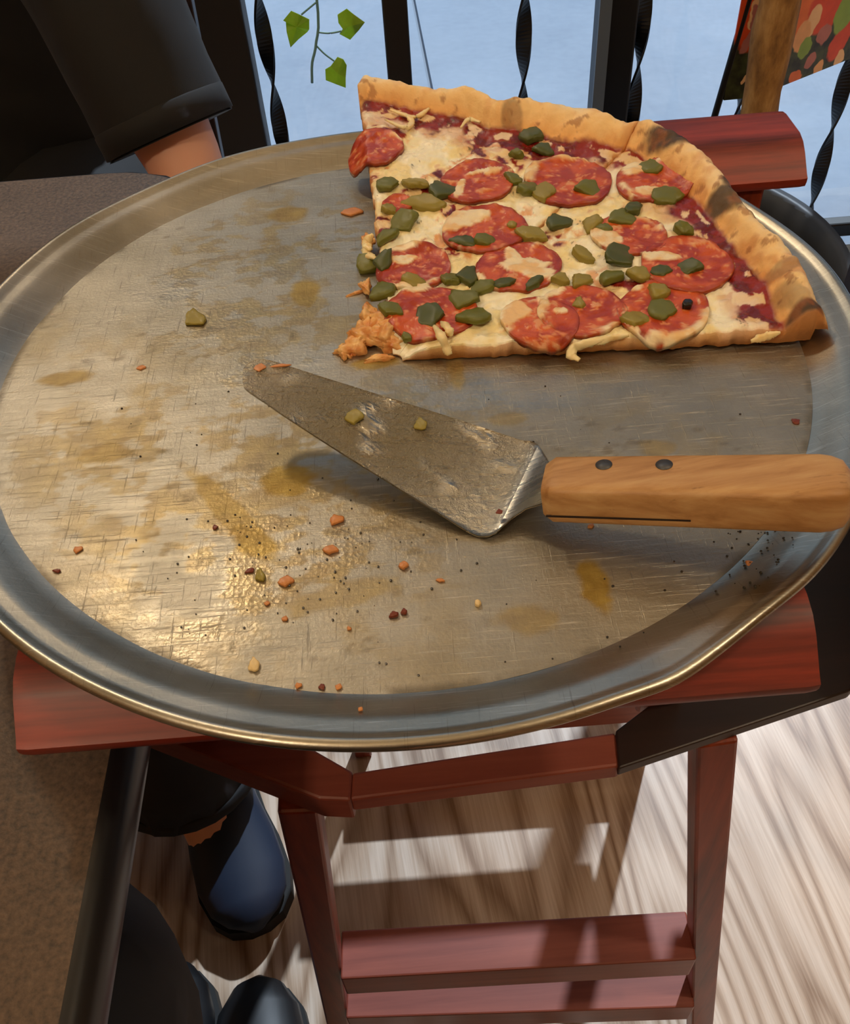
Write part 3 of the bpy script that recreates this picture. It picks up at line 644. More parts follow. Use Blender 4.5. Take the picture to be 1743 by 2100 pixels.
def slice_mesh(name, t0, t1, root):
    NR, NT = 230, 200
    tr_ = np.linspace(0, 1, NR)**.85; tt_ = np.linspace(t0, t1, NT)
    Vt = []; RR, TT = np.meshgrid(tr_, tt_)
    O = Ro(TT); r = .004+(O-.004)*RR
    # ragged cut edges
    edge = np.minimum(np.arange(NT), np.arange(NT)[::-1])[:, None]
    jit = (fbm(r, TT*0+t0, .010, 3, 31)-.5)*.0035+(fbm(r, TT*0+t1, .003, 2, 32)-.5)*.0015
    sg_ = np.where(np.arange(NT)[:, None] < NT/2, -1, 1)*np.exp(-edge/6.)
    TH = TT+sg_*jit/np.maximum(r, .03)
    X = T[0]+r*np.cos(TH); Y = T[1]+r*np.sin(TH)
    Z = surf0(X.ravel(), Y.ravel()).reshape(X.shape)
    ed = np.exp(-(edge/2.2)**2); Z = Z-ed*.0012
    top = np.stack([X, Y, Z], -1).reshape(-1, 3)
    # underside
    lz = lift(r, TH); bot = np.stack([X, Y, np.minimum(ZP+.0008+lz*.9+np.where(RR > .97, .006, 0), Z-.0004)], -1).reshape(-1, 3)
    n = NR*NT; ix = np.arange(n).reshape(NT, NR)
    f1 = np.stack([ix[:-1, :-1], ix[:-1, 1:], ix[1:, 1:], ix[1:, :-1]], -1).reshape(-1, 4); f2 = f1[:, ::-1]+n
    bd = np.r_[ix[0, :], ix[1:, -1], ix[-1, -2::-1], ix[-2:0:-1, 0]]; b2 = np.roll(bd, -1)
    f3 = np.stack([bd, bd+n, b2+n, b2], -1)
    me = bpy.data.meshes.new(name); me.from_pydata(np.r_[top, bot].tolist(), [], np.r_[f1, f2, f3].tolist()); me.update()
    o = link(name, me, M_piz, root, True)
    col, gl_ = pizza_cols(top[:, 0], top[:, 1])
    cb = np.ones((n, 3))*lin(205, 140, 78)*(.7+.6*fbm(top[:, 0], top[:, 1], .006, 3, 41))[:, None]
    e1 = np.exp(-(edge/1.2)**2).repeat(NR, 1).ravel()[:, None] if edge.shape[1] == 1 else 0
    col = col*(1-.6*e1)+lin(216, 150, 84)*.6*e1
    at = me.attributes.new('col', 'FLOAT_COLOR', 'POINT'); at.data.foreach_set('color', np.c_[np.r_[col, cb], np.ones(2*n)].astype(np.float32).ravel())
    at = me.attributes.new('gloss', 'FLOAT', 'POINT'); at.data.foreach_set('value', np.r_[gl_, gl_*0].astype(np.float32))
    return o
sl = [empty('pizza_slice', (*T, ZP), 'pizza slice nearer the spatula with charred crust at the right rim', 'pizza slice', 'two remaining pizza slices'),
      empty('pizza_slice', (*T, ZP), 'pizza slice at the back with pale crust hanging over the far rim', 'pizza slice', 'two remaining pizza slices')]
gap = .006
slice_mesh('crust_and_cheese', TH0, THM-gap*.4, sl[0]); slice_mesh('crust_and_cheese', THM+gap*.4, TH1, sl[1])
def which(x, y): return sl[0] if math.atan2(y-T[1], x-T[0]) < THM else sl[1]
surf1 = lambda x, y: float(surf(np.array([x]), np.array([y]))[0])

# pepperoni
PEP = [(980, 370, .0205), (995, 468, .0215), (1165, 372, .0235), (848, 548, .0195), (1062, 548, .0210), (885, 640, .0215), (768, 300, .0170), (815, 418, .0085),
       (1345, 372, .0210), (1290, 482, .0185), (1408, 540, .0225), (1360, 636, .0215), (1192, 636, .0200), (1108, 655, .0180)]
CHS = [(955, 447, 42, 20, .15), (925, 462, 30, 16, .4), (1078, 545, 48, 22, -.25), (1105, 562, 36, 16, -.2), (1052, 528, 16, 26, .2), (1042, 640, 40, 26, -.1), (1030, 665, 28, 14, .2), (820, 500, 46, 22, -.2), (830, 533, 30, 12, .3), (943, 395, 10, 28, -.3), (1355, 525, 34, 12, -.2),
       (1128, 600, 32, 15, .4), (1148, 640, 16, 8, 0), (1115, 620, 11, 20, .1), (1010, 350, 24, 6, .4), (1235, 490, 40, 22, -.2), (1300, 340, 22, 26, -.5), (1205, 300, 44, 14, -.15), (1150, 318, 40, 8, -.2), (1330, 395, 24, 14, 0), (985, 352, 30, 5, .3), (845, 590, 40, 14, 0), (790, 255, 26, 10, .3)]
def cheese_over(x, y):
    m = np.zeros_like(x); nz = fbm(x, y, .007, 4, 71); nw = fbm(x, y, .018, 3, 72)
    for (cx, cy, a, b, ang) in CHS:
        c = zgo(cx, cy, lambda u, v: surf1(u, v)+.001); sc_ = np.linalg.norm(c-CAM)/FPX; ca, sa = math.cos(ang), math.sin(ang); dx, dy = x-c[0], y-c[1]
        u = (dx*ca+dy*sa)/(a*sc_); v = (-dx*sa+dy*ca)/(b*sc_*1.3)
        m = np.maximum(m, sst(-.06, .10, 1-np.sqrt(u*u+v*v)+(nz-.5)*.7))
    return m
def pepperoni(cx, cy, R, seed):
    c = zgo(cx, cy, lambda a, b: surf1(a, b)+.001); n = 80; rings = np.r_[0, np.linspace(.06, .9, 18), .95, .98, 1.0]
    P = [(c[0], c[1])]
    for q in rings[1:]:
        for j in range(n):
            a = 2*math.pi*j/n; rr_ = R*q*(1+.04*math.sin(2*a+seed)+.025*math.sin(5*a+2*seed)); P.append((c[0]+rr_*math.cos(a), c[1]+rr_*math.sin(a)))
    P = np.array(P); X, Y = P[:, 0], P[:, 1]; q = np.hypot(X-c[0], Y-c[1])/R
    sf = np.minimum(surf(X, Y), c[2]+.0022); ang = np.arctan2(Y-c[1], X-c[0])
    Z = sf*.55+.45*np.minimum(c[2], sf+.004); Z = np.maximum(Z, sf)+.0009+.0010*q**3*(.6+.4*np.sin(ang*2+seed))-np.where(q > .985, .0007, 0)
    m1 = fbm(X, Y, .010, 4, 81); m2 = fbm(X, Y, .0026, 3, 82); m3 = fbm(X, Y, .005, 3, 83)
    ch = cheese_over(X, Y); ch = np.maximum(ch, sst(.64, .70, fbm(X, Y, .012, 4, 75))*sst(.7, .9, q)); ch = np.maximum(ch, .4*sst(.72, .76, m3))
    S = lambda a: np.asarray(a)[:, None]
    col = np.ones((len(X), 3))*lin(202, 86, 30); col = col+(lin(168, 54, 15)-col)*S(sst(.38, .62, m1)); col = col+(lin(216, 104, 44)-col)*S(.7*sst(.54, .66, m3)); col = col+(lin(230, 150, 92)-col)*S(.8*sst(.66, .74, m2))
    col = col+(lin(120, 26, 10)-col)*S(.5*sst(.86, 1., q))
    cc = lin(252, 236, 196)+(lin(244, 206, 146)-lin(252, 236, 196))*S(sst(.4, .65, m3)); col = col*(1-S(ch*.93))+cc*S(ch*.93)
    Z = Z+ch*.0007+.0005*(m2-.5)+.0006*(m3-.5)
    m_ = len(P); V = np.c_[P, Z]; V2 = np.c_[P, Z-.0024]
    F_ = [(0, 1+j, 1+(j+1) % n) for j in range(n)]
    for i in range(len(rings)-2):
        for j in range(n): F_.append((1+i*n+j, 1+(i+1)*n+j, 1+(i+1)*n+(j+1) % n, 1+i*n+(j+1) % n))
    F_ += [tuple(m_+q for q in f[::-1]) for f in F_]; b0 = 1+(len(rings)-2)*n
    F_ += [(b0+j, b0+j+m_, b0+(j+1) % n+m_, b0+(j+1) % n) for j in range(n)]
    o = mesh('pepperoni', np.r_[V, V2], F_, M_piz, which(c[0], c[1]), True)
    at = o.data.attributes.new('col', 'FLOAT_COLOR', 'POINT'); at.data.foreach_set('color', np.c_[np.r_[np.clip(col, 0, 1), np.clip(col, 0, 1)*.6], np.ones(2*m_)].astype(np.float32).ravel())
    at = o.data.attributes.new('gloss', 'FLOAT', 'POINT'); at.data.foreach_set('value', np.full(2*m_, 1.05, np.float32))
for i, p in enumerate(PEP): pepperoni(*p, i*1.7)
pzt = lambda x, y: surf1(x, y)+.0018

# diced green pepper
def pepper_mat(nm, a, b):
    m = mat(nm, a, .25); k = N(m); f = k.noise(k.coords(), 130, 3)
    k.to(k.ramp(f, [(.35, a), (.65, b)]), 'Base Color'); k.bump(f, .2, .0008); k.b.inputs['Subsurface Weight'].default_value = .1; k.b.inputs['Subsurface Radius'].default_value = (.003, .003, .001); k.b.inputs['Subsurface Scale'].default_value = 1.; return m
MG = [pepper_mat('pepper_green', lin(86, 92, 28), lin(122, 122, 46)), pepper_mat('pepper_dark', lin(58, 68, 26), lin(92, 98, 40)), pepper_mat('pepper_olive', lin(128, 118, 44), lin(164, 148, 66))]
def chunk_mesh(seed):
    bm = bmesh.new(); bmesh.ops.create_icosphere(bm, subdivisions=3, radius=1.0); r_ = random.Random(seed+5); ph = [r_.uniform(0, 6.3) for _ in range(10)]; k1 = [r_.uniform(-.3, .3) for _ in range(6)]
    pw = (.34, .42, .5, .38)[seed % 4]; nn = 4+seed % 2; an = [r_.uniform(.8, 1.1) for _ in range(6)]
    for v in bm.verts:
        p = v.co.copy(); h = math.atan2(p.y, p.x); rad = math.hypot(p.x, p.y)
        m = max(math.cos(((h+ph[0]+q*2*math.pi/nn+k1[q % 6]*.4) % (2*math.pi))-math.pi)/an[q] for q in range(nn)); sq = min(1.25, 1/max(m, .6))   # rounded polygon outline
        R_ = rad**.55*sq; x_, y_ = R_*math.cos(h), R_*math.sin(h); z_ = math.copysign(abs(p.z)**pw, p.z)
        n_ = .07*math.sin(4*x_+ph[1])*math.sin(4*y_+ph[2])+.04*math.sin(9*x_+ph[3]+5*y_)
        v.co = Vector((x_*(1+k1[0]*y_)*(1+n_), y_*(1+k1[1]*x_)*(1+n_), z_*(.8+.25*k1[2]*x_)+n_*2-.35*(x_*x_)*(1 if seed % 2 else .35)+.3*k1[3]*y_))
    me = bpy.data.meshes.new('pepper_chunk'); bm.to_mesh(me); bm.free(); me.polygons.foreach_set('use_smooth', [True]*len(me.polygons)); return me
CH = [[chunk_mesh(s) for s in range(4)] for _ in MG]
for a, m in zip(CH, MG):
    for b in a: b.materials.append(m)
def place(name, me, c, sx, sy, sz, rot, parent=None):
    o = bpy.data.objects.new(name, me); C.objects.link(o); o.scale = (sx, sy, sz); o.rotation_euler = rot
    c = Vector(c)
    if parent is not None: o.parent = parent; c = c-Vector(parent.location)
    o.location = c; return o
PX = [(1088, 280, 35, 30, 1), (1115, 306, 36, 22, 1), (1060, 316, 22, 12, 0), (793, 376, 40, 28, 0), (850, 376, 42, 30, 2), (908, 390, 52, 40, 1), (872, 416, 66, 28, 2), (798, 428, 30, 18, 2), (830, 455, 46, 38, 0), (792, 484, 44, 22, 0), (955, 497, 46, 22, 1), (995, 492, 42, 24, 0),
      (1088, 482, 50, 28, 2), (1145, 455, 46, 32, 1), (1052, 366, 20, 28, 0), (1085, 386, 40, 40, 0), (1116, 396, 34, 46, 2), (1208, 387, 46, 32, 0), (1332, 343, 38, 28, 0), (1368, 400, 56, 34, 0), (1300, 430, 38, 22, 1), (1275, 446, 46, 34, 0), (1214, 460, 36, 24, 2), (1403, 469, 38, 18, 0),
      (755, 542, 38, 34, 0), (787, 533, 30, 40, 1), (785, 596, 40, 38, 0), (850, 577, 52, 22, 2), (922, 573, 30, 30, 0), (960, 565, 38, 46, 1), (988, 590, 42, 28, 0), (1032, 580, 46, 24, 1), (1097, 580, 36, 18, 1), (1150, 572, 32, 20, 2), (1192, 576, 40, 24, 2), (1195, 520, 28, 40, 2), (1275, 526, 66, 44, 1), (1252, 568, 44, 30, 0), (1312, 562, 34, 26, 2),
      (1355, 556, 38, 26, 1), (1412, 552, 40, 30, 1), (948, 612, 46, 50, 0), (975, 648, 50, 44, 0), (880, 643, 52, 48, 1), (800, 636, 40, 26, 0), (1187, 623, 22, 26, 2), (1350, 598, 32, 30, 2), (1357, 633, 50, 46, 0), (1303, 657, 44, 40, 2), (832, 690, 16, 26, 0), (1240, 470, 24, 18, 0), (1050, 462, 18, 14, 2)]
for i, (cx, cy, w_, h_, kd) in enumerate(PX):
    c = zgo(cx, cy, lambda a, b: surf1(a, b)+.0018); D = np.linalg.norm(c-CAM); s = D/FPX/2*1.12
    r_ = random.Random(i); me = CH[kd][i % 4]
    sz = .0021+.0012*r_.random()
    place('green_pepper_piece', me, c, w_*s, max(h_*s*1.2, .0018), sz, (r_.uniform(-.3, .3), r_.uniform(-.3, .3), r_.uniform(-.8, .8)), which(c[0], c[1]))
M_black = mat('peppercorn', lin(28, 22, 14), .3)
c = zgo(1410, 628, pzt); pcm = CH[1][0].copy(); pcm.materials.clear(); pcm.materials.append(M_black); place('peppercorn', pcm, c+np.array([0, 0, .001]), .0024, .0024, .002, (0, 0, .4), which(c[0], c[1]))

# melted cheese lying over the toppings, and torn strands
M_ch = mat('melted_cheese', lin(232, 206, 146), .33); k = N(M_ch); f = k.noise(k.coords(), 150, 4)
k.to(k.ramp(f, [(.3, lin(240, 206, 138)), (.6, lin(246, 230, 180))]), 'Base Color'); k.bump(f, .3, .0008); k.b.inputs['Subsurface Weight'].default_value = .2; k.b.inputs['Subsurface Radius'].default_value = (.004, .002, .001); k.b.inputs['Subsurface Scale'].default_value = 1.
M_cho = mat('orange_cheese', lin(216, 140, 70), .35); k = N(M_cho); f = k.noise(k.coords(), 170, 4)
k.to(k.ramp(f, [(.3, lin(210, 128, 62)), (.65, lin(240, 196, 128))]), 'Base Color'); k.bump(f, .5, .0012)
def blob(cx, cy, w_, h_, ang, seed, m=None, zf=None, name='melted_cheese', thick=.0009, lob=.28, parent=None):
    zf = zf or (lambda a, b: surf1(a, b)+.0013)
    c = zgo(cx, cy, zf); D = np.linalg.norm(c-CAM); s = D/FPX; n = 40; rings = [.35, .65, .85, .96, 1.0]
    P = [(c[0], c[1])]; Q = [0.]
    for q in rings:
        for j in range(n):
            a = 2*math.pi*j/n; rr_ = q*(1+lob*(float(fbm(math.cos(a)+seed, math.sin(a)+seed*.7, .8, 3, seed % 9))-.5)*3)
            u = w_*s*rr_*math.cos(a); v_ = h_*s*1.3*rr_*math.sin(a); P.append((c[0]+u*math.cos(ang)-v_*math.sin(ang), c[1]+u*math.sin(ang)+v_*math.cos(ang))); Q.append(q)
    P = np.array(P); Q = np.array(Q); base = np.array([zf(*p) for p in P])
    Z = base-.0007*(Q > .99)+thick*np.clip(1-Q**3, 0, 1)+.0006*(fbm(P[:, 0], P[:, 1], .006, 3, seed)-.5)
    m_ = len(P); V = np.r_[np.c_[P, Z], np.c_[P, base-.001]]
    F_ = [(0, 1+j, 1+(j+1) % n) for j in range(n)]
    for i in range(len(rings)-1):
        for j in range(n): F_.append((1+i*n+j, 1+(i+1)*n+j, 1+(i+1)*n+(j+1) % n, 1+i*n+(j+1) % n))
    F_ += [tuple(m_+q for q in f[::-1]) for f in F_]; b0 = 1+(len(rings)-1)*n
    F_ += [(b0+j, b0+j+m_, b0+(j+1) % n+m_, b0+(j+1) % n) for j in range(n)]
    return mesh(name, V, F_, m or M_ch, parent if parent is not None else which(c[0], c[1]), True)
def strand(pts, r, m=None, parent=None, name='cheese_strand', dz=.002):
    P = []
    for q in pts:
        x_, y_ = q[0], q[1]; e = q[2] if len(q) > 2 else 0
        c = zgo(x_, y_, lambda a, b: surf1(a, b)+dz+e); P.append(c)
    p = smoothpath(P, 22); rr_ = [max(.0003, r*(.65+.7*float(fbm(i*.3, r*100, 1., 2, int(pts[0][0]) % 7)))*math.sin(math.pi*(i+1.2)/24.4)**.5) for i in range(22)]
    return loft(name, p, rr_, [q*.65 for q in rr_], m or M_ch, parent or which(P[0][0], P[0][1]), 10, True, .35, .004)
for q, r in [([(890, 668), (905, 690, .003), (915, 712), (922, 728)], .0022), ([(905, 660), (918, 672, .003), (925, 690)], .002), ([(1250, 690), (1210, 702, .002), (1180, 712), (1172, 728), (1188, 738)], .0024), ([(1290, 688), (1250, 694), (1220, 704)], .002), ([(1600, 682), (1570, 690), (1540, 700)], .0018),
             ([(790, 245), (830, 262, .001), (845, 250), (835, 238)], .0018), ([(800, 225), (850, 240), (880, 222)], .0016), ([(945, 262), (960, 245), (985, 250)], .0014), ([(760, 500), (752, 520), (770, 530)], .0025), ([(765, 480), (750, 500), (760, 512)], .0025)]:
    strand(q, r)
# torn, orange-stained cheese and crumb at the tip
def lump(cx, cy, z, a, b, c_, rot, seed):
    bm = bmesh.new(); bmesh.ops.create_icosphere(bm, subdivisions=4, radius=1.0); r_ = random.Random(seed); ph = [r_.uniform(0, 6.3) for _ in range(9)]
    for v_ in bm.verts:
        p = v_.co.copy(); d = 1+.26*math.sin(3.1*p.x+ph[0])*math.sin(2.7*p.y+ph[1])+.20*math.sin(6*p.x+ph[2]+2*p.z)*math.cos(5*p.y+ph[3])+.10*math.sin(13*p.y+ph[4])*math.sin(11*p.x+ph[5])+.06*math.sin(23*p.z+ph[6]+9*p.x)
        v_.co = Vector((p.x*a*d, p.y*b*d+.35*b*math.sin(2*p.x+ph[7]), max(p.z*c_*d+.25*c_*math.sin(3*p.x+ph[8]), -.3*c_)))
    Rm = Matrix.Rotation(rot, 4, 'Z'); c = px(cx, cy, z)
    for v_ in bm.verts: v_.co = Rm @ v_.co+Vector((c[0], c[1], max(z, ZP)+.3*c_))
    from_bm('torn_cheese', bm, M_cho, sl[1], True)
for q in [(728, 712, ZP, .0085, .0055, .0050, .5, 1), (762, 700, ZP+.002, .0100, .0050, .0050, -.3, 2), (790, 690, ZP+.002, .0090, .0060, .0055, .3, 3), (742, 688, ZP+.001, .0070, .0048, .0055, 1.0, 4), (772, 668, ZP+.003, .0080, .0050, .0045, .2, 5), (808, 712, ZP, .0080, .0042, .0040, .1, 6),
          (778, 738, ZP, .0075, .0020, .0018, .22, 7), (712, 728, ZP, .0035, .0050, .0026, .4, 8), (812, 680, ZP+.003, .0070, .0050, .0045, -.4, 9), (758, 650, ZP+.004, .0045, .0060, .0035, .3, 10), (750, 590, ZP+.002, .0030, .0050, .0030, .3, 12), (756, 500, ZP+.004, .0032, .0058, .0030, .1, 13), (735, 600, ZP, .0065, .0010, .0008, .5, 14)]: lump(*q)
# ------------------------------------------------------------------ spatula
M_steel = mat('stained_steel', lin(172, 164, 146), .24, 1.0); k = N(M_steel); v = k.coords()
fg = k.attr('grease'); sm = k.n('ShaderNodeMapping'); sm.inputs['Scale'].default_value = (60, 500, 60); sm.inputs['Rotation'].default_value = (0, 0, -.42); k.l(v, sm.inputs['Vector'])
s1 = k.noise(sm.outputs[0], 1, 3); g1 = k.noise(v, 430, 4, .7); g2 = k.noise(v, 70, 4)
k.to(k.mix(k.math('MULTIPLY', fg, .35), lin(178, 174, 160), lin(190, 172, 120)), 'Base Color')
k.to(k.math('ADD', k.math('MULTIPLY', s1, .18), .2), 'Roughness'); k.to(k.math('SUBTRACT', 1., k.math('MULTIPLY', fg, .25)), 'Metallic')
k.bump(k.math('ADD', k.math('MULTIPLY', k.math('MULTIPLY', g1, fg), 3.0), k.math('MULTIPLY', s1, .15)), 1.0, .0011)
M_edgem = mat('steel_edge', lin(190, 184, 170), .2, 1.0)
sp = empty('pizza_spatula', px(985, 1090, ZP), 'steel pizza spatula with a riveted wooden handle lying on the pan', 'spatula')
p1 = px(512, 766, ZP+.030); p2 = px(985, 1080, ZP+.0022); p3 = px(1064, 908, ZP+.0075)
nrm = np.cross(p2-p1, p3-p1); nrm /= np.linalg.norm(nrm)
def onbl(x, y): d = ray(x, y); return CAM+d*(((p1-CAM)@nrm)/(d@nrm))
OLb = [(560, 742), (530, 737), (508, 745), (496, 765), (497, 785), (512, 803), (545, 826), (590, 857), (700, 928), (830, 1008), (930, 1070), (960, 1089), (982, 1098)]
ORb = [(1064, 901)]
cr0 = onbl(985, 1083); cr1 = onbl(1066, 905)
# blade as strips between the upper and the lower edge
upE = smoothpath([onbl(*q) for q in [(497, 772), (500, 755), (514, 742), (535, 737), (562, 741), (640, 766), (780, 810), (920, 854), (1040, 893), (1070, 903)]], 70)
loE = smoothpath([onbl(*q) for q in [(497, 772), (500, 792), (515, 806), (545, 826), (590, 857), (700, 928), (800, 990), (900, 1052), (958, 1088), (982, 1099)]], 70)
# heel part: bends up to the handle
hz = ZP+.017
heelU = [px(1088, 904, ZP+.0082), px(1104, 912, ZP+.009), px(1116, 930, ZP+.0105), px(1128, 950, ZP+.0125), px(1150, 965, ZP+.0155)]
heelL = [px(1002, 1099, ZP+.0025), px(1018, 1092, ZP+.003), px(1050, 1062, ZP+.0055), px(1080, 1042, ZP+.010), px(1120, 1030, ZP+.015)]
upE = np.vstack([upE, heelU]); loE = np.vstack([loE, heelL]); n = len(upE); nc = 26
V = []
for i in range(n):
    for j in range(nc): V.append(upE[i]*(1-j/(nc-1))+loE[i]*(j/(nc-1)))
V = np.array(V); m_ = len(V); V2 = V-nrm*np.sign(nrm[2])*.0010
F_ = []
for i in range(n-1):
    for j in range(nc-1): F_.append((i*nc+j, (i+1)*nc+j, (i+1)*nc+j+1, i*nc+j+1))
nf = len(F_)
F_ += [tuple(q+m_ for q in f[::-1]) for f in F_]
bd = [i*nc for i in range(n)]+[(n-1)*nc+j for j in range(1, nc)]+[i*nc+nc-1 for i in range(n-2, -1, -1)]+[j for j in range(nc-2, 0, -1)]
F_ += [(bd[i], bd[(i+1) % len(bd)], bd[(i+1) % len(bd)]+m_, bd[i]+m_) for i in range(len(bd))]
bl = mesh('blade', np.r_[V, V2], F_, M_steel, sp, True)
bb = V; xx, yy_ = bb[:, 0], bb[:, 1]
c0 = px(760, 870, ZP+.018); gr = np.exp(-(((xx-c0[0])/.055)**2+((yy_-c0[1])/.04)**2))*1.7*sst(.3, .6, fbm(xx, yy_, .01, 3, 61)+.14)
hl = (np.arange(m_)//nc > 70); gr = np.where(hl, gr*.1, gr)
at = bl.data.attributes.new('grease', 'FLOAT', 'POINT'); at.data.foreach_set('value', np.r_[gr, gr*0].astype(np.float32))
# handle
M_hand = mat('oak_handle', lin(190, 138, 76), .5); k = N(M_hand); v = k.coords((14, 160, 160))
f = k.noise(v, 1., 5, .6, .3); g = k.noise(k.coords((30, 300, 300)), 1., 4, .7)
c1 = k.ramp(f, [(.3, lin(156, 110, 60)), (.5, lin(186, 142, 90)), (.7, lin(202, 164, 112))]); c2 = k.ramp(g, [(.64, 0.), (.74, 1.)])
k.to(k.mix(k.math('MULTIPLY', c2, .6), c1, lin(96, 58, 26)), 'Base Color'); k.bump(g, .25, .0005)
h0 = px(1118, 1003, ZP+.0185); h1 = px(1752, 1012, ZP+.0335)
ax = h1-h0; LH = np.linalg.norm(ax); ax /= LH
sd_ = np.cross(ax, [0, 0, 1]); sd_ /= np.linalg.norm(sd_)      # towards the camera
# roll the handle so its top face leans as in the photo
ra = .10; upv = np.cross(sd_, ax); s2 = sd_*math.cos(ra)+upv*math.sin(ra); u2 = np.cross(s2, ax)
n = 30; V = []; prof = []
ns = 24
for i in range(n):
    t = i/(n-1); d = t*LH
    hw = .0108+.0018*t; hh = .0086+.0010*t
    e = 1.
    if d < .004: e = .78+.22*math.sqrt(max(0, 1-(1-d/.004)**2))
    if LH-d < .012: e = .45+.55*math.sqrt(max(0, 1-(1-(LH-d)/.012)**2))
    for j in range(ns):
        a = 2*math.pi*j/ns+math.pi/ns; ca, sa_ = math.cos(a), math.sin(a); pw = .36
        V.append(h0+ax*d+(s2*math.copysign(abs(ca)**pw, ca)*hw+u2*math.copysign(abs(sa_)**pw, sa_)*hh)*e)
F_ = [(i*ns+j, i*ns+(j+1) % ns, (i+1)*ns+(j+1) % ns, (i+1)*ns+j) for i in range(n-1) for j in range(ns)]+[tuple(range(ns))[::-1], tuple((n-1)*ns+j for j in range(ns))]
hd = mesh('handle', V, F_, M_hand, sp, True)
md = hd.modifiers.new('edge', 'EDGE_SPLIT'); md.split_angle = math.radians(50)
# split line at the tang and rivets
M_slot = mat('dark_slot', lin(38, 22, 10), .8); M_rivet = mat('dull_rivet', lin(86, 88, 92), .5, .6)
q0 = h0+ax*.0015+s2*.0109-u2*.0036; q1 = h0+ax*.052+s2*.0116-u2*.0036
from_bm('tang_slot', bar_bm(q0, q1, .0006, .0007, u2, 0), M_slot, hd)
for d in (.0215, .0425):
    c = h0+ax*d+u2*(.0086+.0010*d/LH+.0001)+s2*(-.0035); P = [c+ax*.0030*math.cos(a)+s2*.0030*math.sin(a) for a in np.linspace(0, 2*math.pi, 20, endpoint=False)]
    V = P+[p+u2*.00012 for p in P]+[c+u2*.0002]
    mesh('rivet', V, [(i, (i+1) % 20, 20+(i+1) % 20, 20+i) for i in range(20)]+[(20+i, 20+(i+1) % 20, 40) for i in range(20)], M_rivet, hd, True)

# ------------------------------------------------------------------ bits left on the pan and the blade
def bit(name, cx, cy, w_, h_, me, z0, label, cat, group=None, zs=.0022, rz=0., blade=False):
    c = onbl(cx, cy) if blade else px(cx, cy, z0)
    D = np.linalg.norm(c-CAM); s = D/FPX/2
    o = place(name, me, c+np.array([0, 0, zs*.36]), w_*s*.85, h_*s*1.0, zs*.5, (0, 0, rz)); return tag(o, label, cat, group)
bit('green_pepper_piece', 400, 655, 44, 54, CH[2][1], ZP, 'olive pepper piece lying alone on the left of the bare pan', 'pepper piece', rz=.3, zs=.003)
bit('green_pepper_piece', 727, 860, 38, 40, CH[2][0], 0, 'larger pepper piece stuck to the middle of the spatula blade', 'pepper piece', blade=True, zs=.0026)
bit('green_pepper_piece', 863, 872, 26, 32, CH[2][2], 0, 'smaller pepper piece on the blade nearer the handle', 'pepper piece', blade=True, zs=.002)
M_crumb = mat('sauce_crumb', lin(186, 104, 48), .4); k = N(M_crumb); k.to(k.ramp(k.noise(k.coords(), 300, 3), [(.35, lin(176, 100, 46)), (.65, lin(216, 154, 92))]), 'Base Color')
M_crumbd = mat('dark_crumb', lin(110, 44, 22), .4); M_crumbl = mat('pale_crumb', lin(222, 196, 140), .4)
def cmesh(i, m): q = CH[0][i].copy(); q.materials.clear(); q.materials.append(m); return q
CB = [cmesh(0, M_crumb), cmesh(1, M_crumb), cmesh(2, M_crumbd), cmesh(3, M_crumbl)]
bit('cheese_crumb', 722, 438, 42, 26, CB[0], ZP, 'orange crumb of cheese beside the cut edge of the pizza', 'crumb', rz=-.1)
bit('sauce_crumb', 690, 1068, 34, 24, CB[1], ZP, 'longest orange crumb on the pan just below the spatula blade', 'crumb', rz=.6)
bit('sauce_crumb', 678, 1131, 32, 20, CB[0], ZP, 'orange crumb with black specks below the longest crumb', 'crumb', rz=-.2)
bit('sauce_crumb', 587, 1196, 32, 24, CB[0], ZP, 'big brown drop of sauce on the lower left of the pan', 'crumb')
bit('pepper_crumb', 534, 1182, 22, 32, cmesh(1, MG[2]), ZP, 'olive crumb left of the big brown sauce drop', 'crumb', rz=.1)
bit('sauce_crumb', 828, 1163, 20, 18, CB[0], ZP, 'round orange crumb alone in the middle front of the pan', 'crumb')
bit('cheese_crumb', 980, 1239, 16, 15, CB[3], ZP, 'pale round crumb of cheese on the front of the pan', 'crumb')
bit('sauce_crumb', 808, 1263, 20, 12, CB[2], ZP, 'dark red crumb pair on the front of the pan, left one', 'crumb', rz=.2)
bit('sauce_crumb', 829, 1257, 13, 12, CB[2], ZP, 'dark red crumb pair on the front of the pan, right one', 'crumb')
bit('sauce_crumb', 1540, 1163, 22, 24, cmesh(2, M_crumb), ZP+.0005, 'brown crumb at the right corner of the pan near the handle', 'crumb', rz=.5)
bit('cheese_crumb', 522, 1365, 22, 30, cmesh(2, M_crumbl), ZP, 'pale crumb at the front edge of the pan base', 'crumb', rz=.1)
bit('sauce_crumb', 533, 756, 24, 22, CB[0], 0, 'round orange drop at the tip of the spatula blade', 'crumb', blade=True, zs=.001)
bit('sauce_crumb', 574, 751, 50, 8, CB[1], 0, 'thin orange smear along the upper edge of the blade tip', 'crumb', blade=True, zs=.0009, rz=.06)
bit('sauce_crumb', 1024, 1050, 14, 12, CB[2], ZP+.0065, 'dark red bit on the heel of the spatula by the handle', 'crumb', zs=.0008)
small = [(290, 756, 18, 12), (160, 1128, 20, 16), (512, 1172, 12, 18), (548, 1238, 12, 10), (585, 1270, 14, 12), (1632, 866, 16, 14), (903, 1192, 18, 8), (612, 1407, 16, 12), (660, 1410, 14, 12), (695, 1409, 14, 14), (1212, 1080, 16, 10), (442, 1083, 12, 10), (1172, 737, 10, 12), (716, 1290, 10, 10), (117, 1172, 8, 14), (740, 1455, 10, 10)]
